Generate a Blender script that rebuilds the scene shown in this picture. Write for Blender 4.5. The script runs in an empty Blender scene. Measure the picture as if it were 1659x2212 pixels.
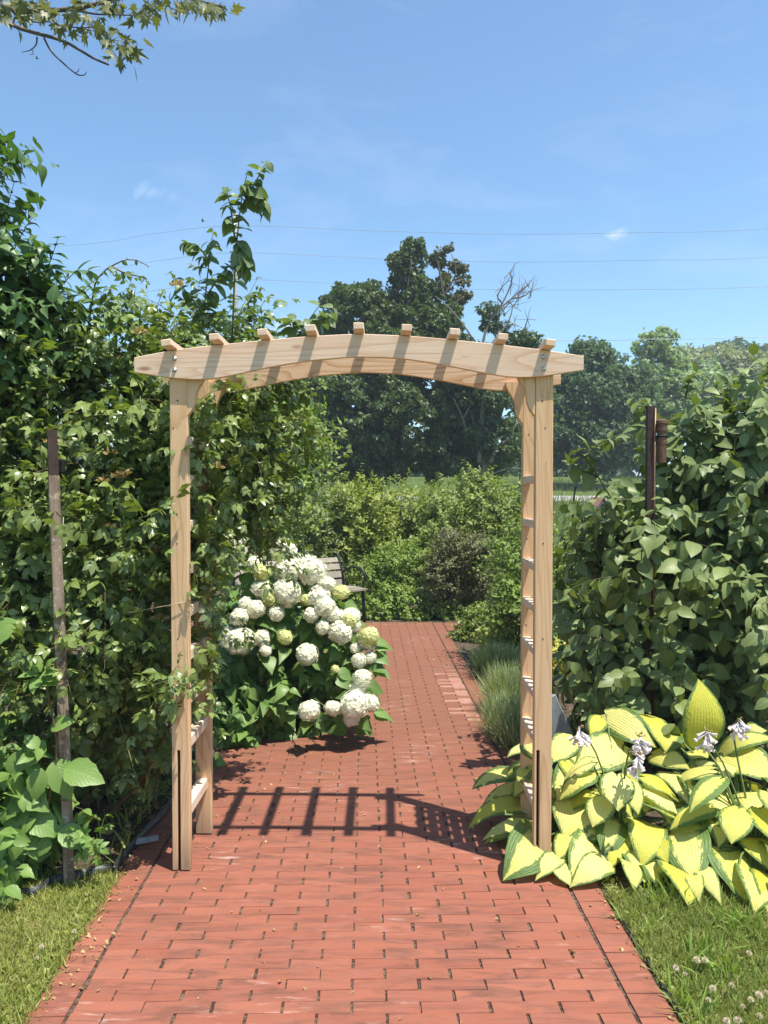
import bpy, math, random
import numpy as np
from mathutils import Vector, Matrix

random.seed(7)
rng = np.random.default_rng(11)
R = math.radians
scene = bpy.context.scene
COL = scene.collection

# ------------------------------------------------------------------ camera, sky, sun, exposure
CAM_H = 1.55
PITCH = R(1.31)
FPX, CX, CY = 1662.0, 829.5, 1106.0          # photograph read at 1659 x 2212
cam_data = bpy.data.cameras.new('camera')
cam = bpy.data.objects.new('camera', cam_data)
COL.objects.link(cam)
cam.location = (0, 0, CAM_H)
cam.rotation_euler = (R(90) - PITCH, 0, 0)
cam_data.sensor_fit = 'VERTICAL'
cam_data.sensor_height = 36.0
cam_data.lens = 36.0 * FPX / 2212.0
cam_data.clip_start = 0.05
cam_data.clip_end = 2000
scene.camera = cam

SUN = Vector((0.29, -0.20, 1.0)).normalized()
sun_elev = math.asin(SUN.z)
sun_azim = math.atan2(SUN.x, SUN.y)
world = bpy.data.worlds.new('World')
scene.world = world
world.use_nodes = True
wn, wl = world.node_tree.nodes, world.node_tree.links
wn.clear()
w_out = wn.new('ShaderNodeOutputWorld')
w_bg = wn.new('ShaderNodeBackground')
w_sky = wn.new('ShaderNodeTexSky')
w_sky.sky_type = 'NISHITA'
w_sky.sun_disc = False
w_sky.sun_elevation = sun_elev
w_sky.sun_rotation = sun_azim
w_sky.altitude = 100
w_sky.air_density = 1.0
w_sky.dust_density = 0.8
w_sky.ozone_density = 1.2
SKY_STRENGTH = 0.119
w_bg.inputs['Strength'].default_value = SKY_STRENGTH
# thin cirrus all over the sky
w_tc = wn.new('ShaderNodeTexCoord')
w_map = wn.new('ShaderNodeMapping')
w_map.inputs['Scale'].default_value = (2.2, 2.2, 7.0)
w_map.inputs['Location'].default_value = (3.1, 0.4, 1.3)
w_n = wn.new('ShaderNodeTexNoise')
w_n.inputs['Scale'].default_value = 1.6
w_n.inputs['Detail'].default_value = 9
w_n.inputs['Roughness'].default_value = 0.62
w_n.inputs['Distortion'].default_value = 0.5
w_r = wn.new('ShaderNodeMapRange')
w_r.inputs['From Min'].default_value = 0.5
w_r.inputs['From Max'].default_value = 0.85
w_r.inputs['To Max'].default_value = 0.16
w_mix = wn.new('ShaderNodeMix')
w_mix.data_type = 'RGBA'
w_mix.inputs[7].default_value = (6.2, 6.6, 7.2, 1)
wl.new(w_tc.outputs['Generated'], w_map.inputs['Vector'])
wl.new(w_map.outputs[0], w_n.inputs['Vector'])
wl.new(w_n.outputs['Fac'], w_r.inputs['Value'])
wl.new(w_r.outputs[0], w_mix.inputs[0])
w_gain = wn.new('ShaderNodeMix'); w_gain.data_type = 'RGBA'; w_gain.blend_type = 'MULTIPLY'
w_gain.inputs[0].default_value = 1.0
w_gain.inputs[7].default_value = (0.88, 1.07, 1.13, 1)      # clean summer blue
wl.new(w_sky.outputs[0], w_gain.inputs[6])
wl.new(w_gain.outputs[2], w_mix.inputs[6])
# three small separate clouds
w_prev = w_mix.outputs[2]
for cpx, cpy, rad, amt in ((612, 700, 4.2, 0.8), (1322, 508, 2.2, 0.45), (325, 415, 3.4, 0.22)):
    cu, cv = (cpx - 829.5) / 1662.0, (1106 - cpy) / 1662.0
    cd = Vector((cu, math.cos(PITCH) + cv * math.sin(PITCH), cv * math.cos(PITCH) - math.sin(PITCH))).normalized()
    w_d = wn.new('ShaderNodeVectorMath'); w_d.operation = 'SUBTRACT'; w_d.inputs[1].default_value = cd
    w_sc = wn.new('ShaderNodeVectorMath'); w_sc.operation = 'MULTIPLY'; w_sc.inputs[1].default_value = (1.0, 1.0, 2.6)
    w_len = wn.new('ShaderNodeVectorMath'); w_len.operation = 'LENGTH'
    wl.new(w_tc.outputs['Generated'], w_d.inputs[0]); wl.new(w_d.outputs[0], w_sc.inputs[0]); wl.new(w_sc.outputs[0], w_len.inputs[0])
    w_cn = wn.new('ShaderNodeTexNoise'); w_cn.inputs['Scale'].default_value = 26; w_cn.inputs['Detail'].default_value = 8; w_cn.inputs['Roughness'].default_value = 0.68; w_cn.inputs['Distortion'].default_value = 1.2
    wl.new(w_tc.outputs['Generated'], w_cn.inputs['Vector'])
    w_fall = wn.new('ShaderNodeMapRange'); w_fall.inputs['From Max'].default_value = math.sin(R(rad)); w_fall.inputs['To Min'].default_value = 0.28; w_fall.inputs['To Max'].default_value = -0.30
    wl.new(w_len.outputs['Value'], w_fall.inputs['Value'])
    w_add = wn.new('ShaderNodeMath'); w_add.operation = 'ADD'
    wl.new(w_fall.outputs[0], w_add.inputs[0]); wl.new(w_cn.outputs['Fac'], w_add.inputs[1])
    w_den = wn.new('ShaderNodeMapRange'); w_den.inputs['From Min'].default_value = 0.55; w_den.inputs['From Max'].default_value = 0.95; w_den.inputs['To Max'].default_value = amt
    wl.new(w_add.outputs[0], w_den.inputs['Value'])
    w_cm = wn.new('ShaderNodeMix'); w_cm.data_type = 'RGBA'; w_cm.inputs[7].default_value = (6.6, 6.9, 7.4, 1)
    wl.new(w_den.outputs[0], w_cm.inputs[0]); wl.new(w_prev, w_cm.inputs[6])
    w_prev = w_cm.outputs[2]
wl.new(w_prev, w_bg.inputs['Color'])
wl.new(w_bg.outputs[0], w_out.inputs['Surface'])

sun_data = bpy.data.lights.new('sun', 'SUN')
sun_data.energy = 5.0
sun_data.angle = R(0.5)
sun_data.color = (1.0, 0.94, 0.84)
sun = bpy.data.objects.new('sun', sun_data)
sun.rotation_euler = SUN.to_track_quat('Z', 'Y').to_euler()
sun.location = (4, -3, 14)
COL.objects.link(sun)

scene.view_settings.view_transform = 'Standard'
scene.view_settings.look = 'None'
scene.view_settings.gamma = 1
scene.view_settings.exposure = 0.77
scene.view_settings.use_curve_mapping = False
scene.render.engine = 'CYCLES'
scene.cycles.max_bounces = 6
scene.cycles.diffuse_bounces = 3
scene.cycles.transmission_bounces = 4
scene.cycles.glossy_bounces = 2
scene.cycles.caustics_reflective = False
scene.cycles.caustics_refractive = False
scene.cycles.use_denoising = True

# ------------------------------------------------------------------ reading the photograph's points at a known distance
_c, _s = math.cos(PITCH), math.sin(PITCH)


def P(px, py, y):
    """world point at forward distance y seen at photo pixel (px, py)"""
    u, v = (px - CX) / FPX, (CY - py) / FPX
    t = y / (_c + v * _s)
    return np.array([u * t, y, CAM_H + t * (v * _c - _s)])


def G(px, py, z=0.0):
    """world point at height z seen at photo pixel (px, py)"""
    u, v = (px - CX) / FPX, (CY - py) / FPX
    t = (z - CAM_H) / (v * _c - _s)
    return np.array([u * t, t * (_c + v * _s), z])


def pix(p):
    d = p - np.array([0, 0, CAM_H])
    f = d[..., 1] * _c - d[..., 2] * _s
    up = d[..., 1] * _s + d[..., 2] * _c
    f = np.maximum(f, 1e-3)
    return CX + FPX * d[..., 0] / f, CY - FPX * up / f, f


def ground_z(x, y):
    t = np.maximum(np.asarray(y, float) - 13.0, 0)
    z = 0.079 * t * np.minimum(1, t / 6.0)
    far = np.maximum(np.asarray(y, float) - 46.0, 0)
    return z - 0.065 * far


# ------------------------------------------------------------------ mesh helpers
def mesh_from(name, verts, faces, uv=None, tint=None, smooth=True):
    """verts (N,3), faces (F,3|4) int, uv (N,2) per vertex, tint (N,) per vertex"""
    me = bpy.data.meshes.new(name)
    verts = np.asarray(verts, np.float32)
    if isinstance(faces, np.ndarray):
        k = faces.shape[1]
        idx = faces.astype(np.int32).ravel()
        starts = np.arange(0, len(idx), k, dtype=np.int32)
    else:
        lens = np.array([len(f) for f in faces], np.int32)
        idx = np.array([i for f in faces for i in f], np.int32)
        starts = np.concatenate([[0], np.cumsum(lens)[:-1]]).astype(np.int32)
    me.vertices.add(len(verts))
    me.vertices.foreach_set('co', verts.ravel())
    me.loops.add(len(idx))
    me.loops.foreach_set('vertex_index', idx)
    me.polygons.add(len(starts))
    me.polygons.foreach_set('loop_start', starts)
    me.polygons.foreach_set('use_smooth', np.full(len(starts), bool(smooth)))
    if uv is not None:
        l = me.uv_layers.new(name='UVMap')
        l.data.foreach_set('uv', np.asarray(uv, np.float32)[idx].ravel())
    if tint is not None:
        a = me.attributes.new('tint', 'FLOAT', 'POINT')
        a.data.foreach_set('value', np.asarray(tint, np.float32))
    me.update(calc_edges=True)
    me.validate()
    return me


def link(name, me, mat=None, parent=None):
    o = bpy.data.objects.new(name, me)
    COL.objects.link(o)
    if mat is not None and me is not None and len(me.materials) == 0:
        me.materials.append(mat)
    if parent is not None:
        o.parent = parent
    return o


def wloc(o):
    v = np.array(o.location[:], float)
    while o.parent is not None:
        o = o.parent
        v = v + np.array(o.location[:], float)
    return v


def obj(name, verts, faces, mat, parent=None, **kw):
    """one mesh object whose verts are given in world space"""
    verts = np.asarray(verts, float).reshape(-1, 3)
    if parent is not None:
        verts = verts - wloc(parent)
    return link(name, mesh_from(name, verts, faces, **kw), mat, parent)


def tag(o, label=None, cat=None, group=None, kind=None):
    if label: o['label'] = label
    if cat: o['category'] = cat
    if group: o['group'] = group
    if kind: o['kind'] = kind
    return o


def thing(name, label, cat, loc, group=None, kind=None):
    o = bpy.data.objects.new(name, None)
    o.empty_display_size = 0.1
    COL.objects.link(o)
    o.location = [float(v) for v in loc]
    return tag(o, label, cat, group, kind)


class MB:
    """collects shapes into one mesh"""
    def __init__(self): self.v, self.f, self.n = [], [], 0
    def add(self, v, f):
        v = np.asarray(v, float).reshape(-1, 3)
        self.v.append(v)
        self.f += [tuple(int(i) + self.n for i in q) for q in f]
        self.n += len(v)
        return self
    def box(self, a, b, bev=0.0, rot=None, piv=None):
        a, b = np.minimum(a, b), np.maximum(a, b)
        if bev <= 0:
            v = [(x, y, z) for z in (a[2], b[2]) for y in (a[1], b[1]) for x in (a[0], b[0])]
            f = [(0, 2, 3, 1), (4, 5, 7, 6), (0, 1, 5, 4), (2, 6, 7, 3), (0, 4, 6, 2), (1, 3, 7, 5)]
        else:
            v, f = bevel_box(a, b, bev)
        v = np.array(v, float)
        if rot is not None:
            piv = (a + b) / 2 if piv is None else np.array(piv)
            v = (v - piv) @ np.array(rot).T + piv
        return self.add(v, f)
    def tube(self, pts, radii, sides=6, cap=True):
        v, f = tube(pts, radii, sides, cap)
        return self.add(v, f)
    def obj(self, name, mat, parent=None, smooth=False, **kw):
        return obj(name, np.concatenate(self.v), self.f, mat, parent, smooth=smooth, **kw)


def bevel_box(a, b, r):
    """box with chamfered edges: 24 verts"""
    v, idx = [], {}
    for sx in (0, 1):
        for sy in (0, 1):
            for sz in (0, 1):
                c = [b[0] if sx else a[0], b[1] if sy else a[1], b[2] if sz else a[2]]
                d = [-r if sx else r, -r if sy else r, -r if sz else r]
                for ax in range(3):
                    p = [c[i] + (d[i] if i != ax else 0) for i in range(3)]
                    idx[(sx, sy, sz, ax)] = len(v)
                    v.append(p)
    f = []
    I = lambda s, ax: idx[(s[0], s[1], s[2], ax)]
    for ax in range(3):
        o1, o2 = (ax + 1) % 3, (ax + 2) % 3
        for side in (0, 1):
            q = []
            for (p, r2) in ((0, 0), (1, 0), (1, 1), (0, 1)):
                s = [0, 0, 0]; s[ax] = side; s[o1] = p; s[o2] = r2
                q.append(I(s, ax))
            f.append(tuple(q if side else q[::-1]))
    for ax in range(3):            # edges parallel to ax
        o1, o2 = (ax + 1) % 3, (ax + 2) % 3
        for p in (0, 1):
            for q in (0, 1):
                s0 = [0, 0, 0]; s0[o1] = p; s0[o2] = q
                s1 = list(s0); s1[ax] = 1
                quad = (I(s0, o1), I(s0, o2), I(s1, o2), I(s1, o1))
                f.append(quad if p == q else quad[::-1])
    for sx in (0, 1):
        for sy in (0, 1):
            for sz in (0, 1):
                t = tuple(idx[(sx, sy, sz, k)] for k in range(3))
                f.append(t if (sx + sy + sz) % 2 == 1 else t[::-1])
    return v, f


def tube(pts, radii, sides=6, cap=True):
    pts = np.asarray(pts, float)
    n = len(pts)
    radii = np.broadcast_to(np.asarray(radii, float), (n,))
    tan = np.gradient(pts, axis=0)
    tan /= np.maximum(np.linalg.norm(tan, axis=1, keepdims=True), 1e-9)
    ref = np.array([0.13, 0.21, 0.97]) if abs(tan[0, 2]) < 0.9 else np.array([0.97, 0.13, 0.21])
    v, f = [], []
    for i in range(n):
        a = np.cross(tan[i], ref); a /= np.linalg.norm(a)
        b = np.cross(tan[i], a)
        for k in range(sides):
            t = 2 * math.pi * k / sides
            v.append(pts[i] + radii[i] * (a * math.cos(t) + b * math.sin(t)))
        ref = np.cross(a, tan[i]) * -1 if False else ref
    for i in range(n - 1):
        for k in range(sides):
            k2 = (k + 1) % sides
            f.append((i * sides + k, i * sides + k2, (i + 1) * sides + k2, (i + 1) * sides + k))
    if cap:
        f.append(tuple(range(sides))[::-1])
        f.append(tuple((n - 1) * sides + k for k in range(sides)))
    return v, f


def curve(pts, n=12):
    """smooth polyline through control points (Catmull-Rom)"""
    p = [np.asarray(q, float) for q in pts]
    if len(p) == 2:
        return np.array([p[0] + (p[1] - p[0]) * t for t in np.linspace(0, 1, n)])
    p = [2 * p[0] - p[1]] + p + [2 * p[-1] - p[-2]]
    out = []
    seg = max(2, n // (len(p) - 3))
    for i in range(1, len(p) - 2):
        for t in np.linspace(0, 1, seg, endpoint=False):
            a, b, c, d = p[i - 1], p[i], p[i + 1], p[i + 2]
            out.append(0.5 * (2 * b + (c - a) * t + (2 * a - 5 * b + 4 * c - d) * t * t + (3 * b - a - 3 * c + d) * t ** 3))
    out.append(p[-2])
    return np.array(out)


# ------------------------------------------------------------------ materials
class Mat:
    def __init__(self, name):
        self.m = bpy.data.materials.new(name)
        self.m.use_nodes = True
        self.nt = self.m.node_tree
        self.nt.nodes.clear()
        self.out = self.n('OutputMaterial')
        self.cache = {}
    def n(self, t, **kw):
        x = self.nt.nodes.new('ShaderNode' + t)
        for k, v in kw.items(): setattr(x, k, v)
        return x
    def l(self, a, b): self.nt.links.new(a, b)
    def coord(self, kind='Object'):
        if 'tc' not in self.cache: self.cache['tc'] = self.n('TexCoord')
        return self.cache['tc'].outputs[kind]
    def pos(self):
        if 'geo' not in self.cache: self.cache['geo'] = self.n('NewGeometry')
        return self.cache['geo'].outputs['Position']
    def mapping(self, vec, scale=(1, 1, 1), loc=(0, 0, 0)):
        m = self.n('Mapping')
        m.inputs['Scale'].default_value = scale
        m.inputs['Location'].default_value = loc
        self.l(vec, m.inputs['Vector'])
        return m.outputs[0]
    def noise(self, vec, scale, detail=4, rough=0.55, dist=0.0):
        x = self.n('TexNoise')
        x.inputs['Scale'].default_value = scale
        x.inputs['Detail'].default_value = detail
        x.inputs['Roughness'].default_value = rough
        x.inputs['Distortion'].default_value = dist
        self.l(vec, x.inputs['Vector'])
        return x.outputs['Fac']
    def math(self, op, a, b=None, c=None, clamp=False):
        x = self.n('Math', operation=op)
        x.use_clamp = clamp
        for i, v in enumerate((a, b, c)):
            if v is None: continue
            if isinstance(v, (int, float)): x.inputs[i].default_value = v
            else: self.l(v, x.inputs[i])
        return x.outputs[0]
    def ramp(self, v, a, b, lo=0.0, hi=1.0):
        x = self.n('MapRange')
        x.inputs['From Min'].default_value = a
        x.inputs['From Max'].default_value = b
        x.inputs['To Min'].default_value = lo
        x.inputs['To Max'].default_value = hi
        self.l(v, x.inputs['Value'])
        return x.outputs[0]
    def mix(self, fac, a, b, blend='MIX'):
        x = self.n('Mix', data_type='RGBA', blend_type=blend)
        for s, v in ((0, fac), (6, a), (7, b)):
            if isinstance(v, (int, float)): x.inputs[s].default_value = v
            elif isinstance(v, tuple): x.inputs[s].default_value = (*v, 1)[:4]
            else: self.l(v, x.inputs[s])
        return x.outputs[2]
    def attr(self, name='tint'):
        x = self.n('Attribute'); x.attribute_name = name
        return x.outputs['Fac']
    def rnd(self):
        if 'oi' not in self.cache: self.cache['oi'] = self.n('ObjectInfo')
        return self.cache['oi'].outputs['Random']
    def bump(self, h, strength=0.3, dist=0.01):
        x = self.n('Bump')
        x.inputs['Strength'].default_value = strength
        x.inputs['Distance'].default_value = dist
        self.l(h, x.inputs['Height'])
        return x.outputs[0]
    def bsdf(self, col, rough=0.6, spec=0.4, normal=None, metal=0.0):
        b = self.n('BsdfPrincipled')
        if isinstance(col, tuple): b.inputs['Base Color'].default_value = (*col, 1)[:4]
        else: self.l(col, b.inputs['Base Color'])
        if isinstance(rough, (int, float)): b.inputs['Roughness'].default_value = rough
        else: self.l(rough, b.inputs['Roughness'])
        b.inputs['Specular IOR Level'].default_value = spec
        b.inputs['Metallic'].default_value = metal
        if normal is not None: self.l(normal, b.inputs['Normal'])
        return b
    def done(self, shader):
        self.l(shader.outputs[0] if hasattr(shader, 'outputs') else shader, self.out.inputs['Surface'])
        return self.m


def leaf_mat(name, dark, light, rib=None, rough=0.45, spec=0.4, transl=0.3, back=0.25, spots=None, tcol=None):
    m = Mat(name)
    t = m.attr()
    col = m.mix(t, dark, light)
    nz = m.noise(m.pos(), 55, 2)
    col = m.mix(m.ramp(nz, 0.3, 0.7, 0, 0.3), col, light)
    if spots:
        s = m.noise(m.pos(), 23, 2, 0.5)
        col = m.mix(m.ramp(s, 0.64, 0.72, 0, 0.8), col, spots)
    uvn = m.n('UVMap')
    sep = m.n('SeparateXYZ'); m.l(uvn.outputs[0], sep.inputs[0])
    au = m.math('ABSOLUTE', sep.outputs[1])
    if rib:
        k = m.ramp(au, 0.03, 0.10, 0.75, 0)
        col = m.mix(k, col, rib)
    # side veins as relief
    ph = m.math('SUBTRACT', m.math('MULTIPLY', sep.outputs[0], 9.0), m.math('MULTIPLY', au, 3.2))
    vein = m.math('ABSOLUTE', m.math('SINE', m.math('MULTIPLY', ph, 3.14159)))
    nrm = m.bump(m.ramp(vein, 0.0, 0.35), 0.35, 0.004)
    if back:
        g = m.n('NewGeometry')
        col = m.mix(m.math('MULTIPLY', g.outputs['Backfacing'], back), col, tuple(min(1, c * 1.3 + 0.06) for c in light))
    b = m.bsdf(col, rough, spec, nrm)
    tr = m.n('BsdfTranslucent')
    tc = tcol or tuple(min(1.0, c * k) for c, k in zip(light, (1.5, 1.6, 0.7)))
    tr.inputs['Color'].default_value = (*tc, 1)
    mx = m.n('MixShader')
    mx.inputs[0].default_value = transl
    m.l(b.outputs[0], mx.inputs[1]); m.l(tr.outputs[0], mx.inputs[2])
    return m.done(mx)


def wood_mat(name, axis, base, late, knot=(0.28, 0.13, 0.06), contrast=1.0):
    """grain runs along AXIS (0,1,2) of the object"""
    m = Mat(name)
    sc = [1.0, 1.0, 1.0]; sc[axis] = 0.11
    off = m.n('VectorMath', operation='SCALE')
    cmb = m.n('CombineXYZ')
    r = m.rnd()
    m.l(m.math('MULTIPLY', r, 7.3), cmb.inputs[0]); m.l(m.math('MULTIPLY', r, 3.9), cmb.inputs[1]); m.l(m.math('MULTIPLY', r, 11.7), cmb.inputs[2])
    add = m.n('VectorMath', operation='ADD')
    m.l(m.coord(), add.inputs[0]); m.l(cmb.outputs[0], add.inputs[1])
    v = m.mapping(add.outputs[0], sc)
    # growth rings: distance field bent by low-frequency noise
    n1 = m.noise(v, 5.5, 2, 0.5, 0.3)
    n2 = m.noise(v, 26, 3, 0.6)
    ring = m.math('FRACT', m.math('ADD', m.math('MULTIPLY', n1, 17.0), m.math('MULTIPLY', n2, 0.8)))
    ring = m.ramp(ring, 0.35, 1.0)
    fine = m.noise(m.mapping(add.outputs[0], [160 if i != axis else 5 for i in range(3)]), 1.0, 3, 0.6)
    col = m.mix(m.math('MULTIPLY', m.math('POWER', ring, 2.0), 0.75 * contrast), base, late)
    col = m.mix(m.ramp(fine, 0.35, 0.75, 0, 0.32), col, late)
    # broad board-to-board and along-board tone
    tone = m.noise(m.mapping(add.outputs[0], [2.5 if i != axis else 0.9 for i in range(3)]), 2.0, 2)
    col = m.mix(m.ramp(tone, 0.3, 0.75, 0, 0.35), col, tuple(c * k for c, k in zip(base, (1.05, 0.82, 0.66))))
    # knots
    vo = m.n('TexVoronoi'); vo.inputs['Scale'].default_value = 1.0
    m.l(m.mapping(add.outputs[0], [9.0 if i != axis else 3.0 for i in range(3)]), vo.inputs['Vector'])
    kd = m.math('ADD', vo.outputs['Distance'], m.ramp(n2, 0, 1, -0.05, 0.05))
    col = m.mix(m.ramp(kd, 0.03, 0.10, 0.8, 0), col, knot)
    sp = m.n('SeparateXYZ'); m.l(m.pos(), sp.inputs[0])
    splash = m.math('MULTIPLY', m.ramp(m.math('ADD', sp.outputs[2], m.ramp(n2, .3, .7, 0, .12)), 0.06, 0.24, 0.75, 0), 1.0)
    chk = m.noise(m.mapping(add.outputs[0], [95 if i != axis else 2.2 for i in range(3)]), 1.0, 2, 0.5)
    col = m.mix(m.ramp(chk, 0.66, 0.74, 0, 0.55), col, (0.30, 0.17, 0.09))
    col = m.mix(splash, col, (0.22, 0.15, 0.10))
    nrm = m.bump(m.math('ADD', fine, m.math('MULTIPLY', ring, 0.4)), 0.25, 0.002)
    return m.done(m.bsdf(col, 0.72, 0.25, nrm))


M = {}
CB, CL = (0.62, 0.43, 0.275), (0.46, 0.25, 0.12)
M['post_wood'] = wood_mat('post_wood', 2, (0.68, 0.475, 0.285), (0.47, 0.26, 0.115))
M['beam_wood'] = wood_mat('beam_wood', 0, (0.74, 0.565, 0.43), (0.54, 0.33, 0.20), contrast=1.0)
M['rear_wood'] = wood_mat('rear_beam_wood', 0, (0.72, 0.53, 0.36), (0.46, 0.24, 0.11), contrast=1.25)
M['slat_wood'] = wood_mat('slat_wood', 1, (0.74, 0.57, 0.43), (0.66, 0.40, 0.27))
M['rung_wood'] = wood_mat('rung_wood', 1, (0.72, 0.60, 0.47), (0.55, 0.38, 0.24))
M['strip_wood'] = wood_mat('strip_wood', 2, (0.56, 0.37, 0.22), (0.44, 0.24, 0.11))


def simple(name, col, rough=0.6, spec=0.4, metal=0.0, var=0.25, scale=20, col2=None):
    m = Mat(name)
    n = m.noise(m.pos(), scale, 4, 0.6)
    c2 = col2 or tuple(c * (1 - var) for c in col)
    c = m.mix(m.ramp(n, 0.3, 0.7), col, c2)
    return m.done(m.bsdf(c, rough, spec, m.bump(n, 0.2, 0.004), metal))


M['bolt'] = simple('bolt_steel', (0.62, 0.64, 0.66), 0.28, 0.5, 1.0, 0.2, 60)
M['dark_steel'] = simple('dark_steel', (0.018, 0.016, 0.015), 0.6, 0.3, 0.2)
M['edging'] = simple('edging_plastic', (0.035, 0.036, 0.04), 0.4, 0.45, 0, 0.4, 30)
M['rust'] = simple('rusty_iron', (0.075, 0.045, 0.032), 0.7, 0.35, 0.3, 0, 40, (0.03, 0.022, 0.02))
M['copper'] = simple('weathered_copper', (0.20, 0.10, 0.055), 0.45, 0.5, 0.4, 0, 45, (0.09, 0.055, 0.04))
M['bench_slat'] = simple('bench_slat', (0.31, 0.27, 0.21), 0.6, 0.3, 0, 0.25, 14)
M['bench_metal'] = simple('bench_metal', (0.02, 0.019, 0.018), 0.4, 0.5, 0.3)
M['bark'] = simple('bark', (0.17, 0.14, 0.115), 0.9, 0.2, 0, 0, 16, (0.07, 0.055, 0.045))
M['dead_bark'] = simple('dead_bark', (0.24, 0.21, 0.175), 0.9, 0.2, 0, 0, 16, (0.16, 0.135, 0.11))
M['twig'] = simple('twig', (0.085, 0.07, 0.04), 0.75, 0.3, 0, 0, 40, (0.05, 0.065, 0.02))
M['cane'] = simple('rose_cane', (0.17, 0.13, 0.055), 0.7, 0.3, 0, 0, 22, (0.10, 0.055, 0.03))
M['pale_stem'] = simple('yellow_green_stem', (0.33, 0.32, 0.11), 0.6, 0.3, 0, 0.35, 30)
M['green_stem'] = simple('green_stem', (0.13, 0.19, 0.05), 0.6, 0.3, 0, 0.3, 30)
M['pole_wood'] = simple('pole_wood', (0.33, 0.31, 0.28), 0.9, 0.2, 0, 0.3, 8)
M['wire'] = simple('wire_metal', (0.42, 0.44, 0.47), 0.4, 0.5, 0.6)
M['pale_wire'] = simple('bright_wire', (0.75, 0.76, 0.78), 0.35, 0.5, 0.5)
M['grey_board'] = simple('grey_board', (0.30, 0.31, 0.32), 0.8, 0.2, 0, 0.35, 18)
M['house_wood'] = simple('birdhouse_wood', (0.42, 0.34, 0.31), 0.8, 0.2, 0, 0.25, 25)
M['house_roof'] = simple('birdhouse_roof', (0.25, 0.14, 0.10), 0.8, 0.2, 0, 0.3, 25)
M['twine'] = simple('twine', (0.50, 0.40, 0.24), 0.9, 0.1)
M['insect'] = simple('insect_body', (0.03, 0.022, 0.015), 0.5)
M['wing'] = simple('insect_wing', (0.3, 0.28, 0.25), 0.4)

# weathered garden stake
m = Mat('weathered_wood')
v = m.mapping(m.coord(), (9, 9, 0.9))
n1 = m.noise(v, 4, 5, 0.65)
n2 = m.noise(m.coord(), 14, 4, 0.6)
c = m.mix(m.ramp(n1, 0.35, 0.65), (0.27, 0.21, 0.155), (0.13, 0.085, 0.06))
c = m.mix(m.ramp(n2, 0.56, 0.66), c, (0.42, 0.33, 0.23))
c = m.mix(m.ramp(m.noise(m.coord(), 60, 2), 0.62, 0.7, 0, 0.6), c, (0.45, 0.46, 0.43))
M['old_wood'] = m.done(m.bsdf(c, 0.9, 0.15, m.bump(n1, 0.6, 0.004)))

# brick
def brick_mat():
    m = Mat('brick_clay')
    t = m.attr()
    p = m.pos()
    col = m.mix(t, (0.258, 0.084, 0.049), (0.320, 0.117, 0.071))
    col = m.mix(m.ramp(m.rnd(), 0.0, 1.0, 0, 0.45), col, (0.225, 0.070, 0.043))
    st = m.noise(m.mapping(p, (2.6, 15.0, 4.0)), 1.6, 6, 0.66, 0.9)     # dark smears across the courses
    big = m.noise(p, 1.1, 3, 0.5)
    col = m.mix(m.math('MULTIPLY', m.ramp(st, 0.45, 0.62, 0, 0.85), m.ramp(big, 0.28, 0.55, 0.4, 1.0)), col, (0.125, 0.057, 0.039))
    mot = m.noise(m.mapping(p, (3.5, 7.0, 4.0), (5, 2, 0)), 3.2, 5, 0.65, 0.4)
    col = m.mix(m.ramp(mot, 0.42, 0.66, 0, 0.55), col, (0.24, 0.098, 0.070))
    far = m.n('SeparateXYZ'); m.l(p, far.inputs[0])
    col = m.mix(m.ramp(far.outputs[1], 3.2, 5.2, 0, 0.7), col, (0.175, 0.078, 0.044))   # browner farther along the path
    eff = m.noise(m.mapping(p, (4.0, 22.0, 4.0), (3, 1, 0)), 1.8, 5, 0.7)
    effb = m.noise(p, 1.7, 2, 0.5)
    col = m.mix(m.math('MULTIPLY', m.ramp(eff, 0.56, 0.68, 0, 0.6), m.ramp(effb, 0.52, 0.66)), col, (0.62, 0.46, 0.40))
    fine = m.noise(p, 170, 3, 0.6)
    col = m.mix(m.ramp(fine, 0.35, 0.75, 0, 0.22), col, (0.16, 0.055, 0.04))
    h = m.math('ADD', m.math('MULTIPLY', fine, 0.4), m.noise(p, 38, 4, 0.6))
    return m.done(m.bsdf(col, 0.85, 0.25, m.bump(h, 0.35, 0.004)))
M['brick'] = brick_mat()
m = Mat('pale_brick')
c = m.mix(m.ramp(m.noise(m.pos(), 14, 5, 0.7), 0.35, 0.65), (0.34, 0.20, 0.155), (0.26, 0.10, 0.065))
M['pale_brick'] = m.done(m.bsdf(c, 0.9, 0.2))
m = Mat('joint_sand')
c = m.mix(m.ramp(m.noise(m.pos(), 90, 3), 0.4, 0.65), (0.05, 0.03, 0.022), (0.16, 0.12, 0.085))
M['joint'] = m.done(m.bsdf(c, 0.95, 0.1, m.bump(m.noise(m.pos(), 160, 3), 0.6, 0.006)))
m = Mat('soil')
n1 = m.noise(m.pos(), 28, 6, 0.7)
c = m.mix(m.ramp(n1, 0.35, 0.7), (0.045, 0.032, 0.022), (0.15, 0.115, 0.08))
M['soil'] = m.done(m.bsdf(c, 0.95, 0.1, m.bump(n1, 1.0, 0.02)))
m = Mat('meadow_ground')
n1 = m.noise(m.pos(), 0.35, 5, 0.6); n2 = m.noise(m.pos(), 9, 4, 0.7)
c = m.mix(m.ramp(n1, 0.35, 0.65), (0.075, 0.125, 0.028), (0.125, 0.155, 0.045))
c = m.mix(m.ramp(n2, 0.4, 0.7, 0, 0.5), c, (0.05, 0.08, 0.02))
M['ground'] = m.done(m.bsdf(c, 0.95, 0.1, m.bump(n2, 0.8, 0.05)))
m = Mat('lawn_ground')
n1 = m.noise(m.pos(), 40, 5, 0.6)
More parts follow.
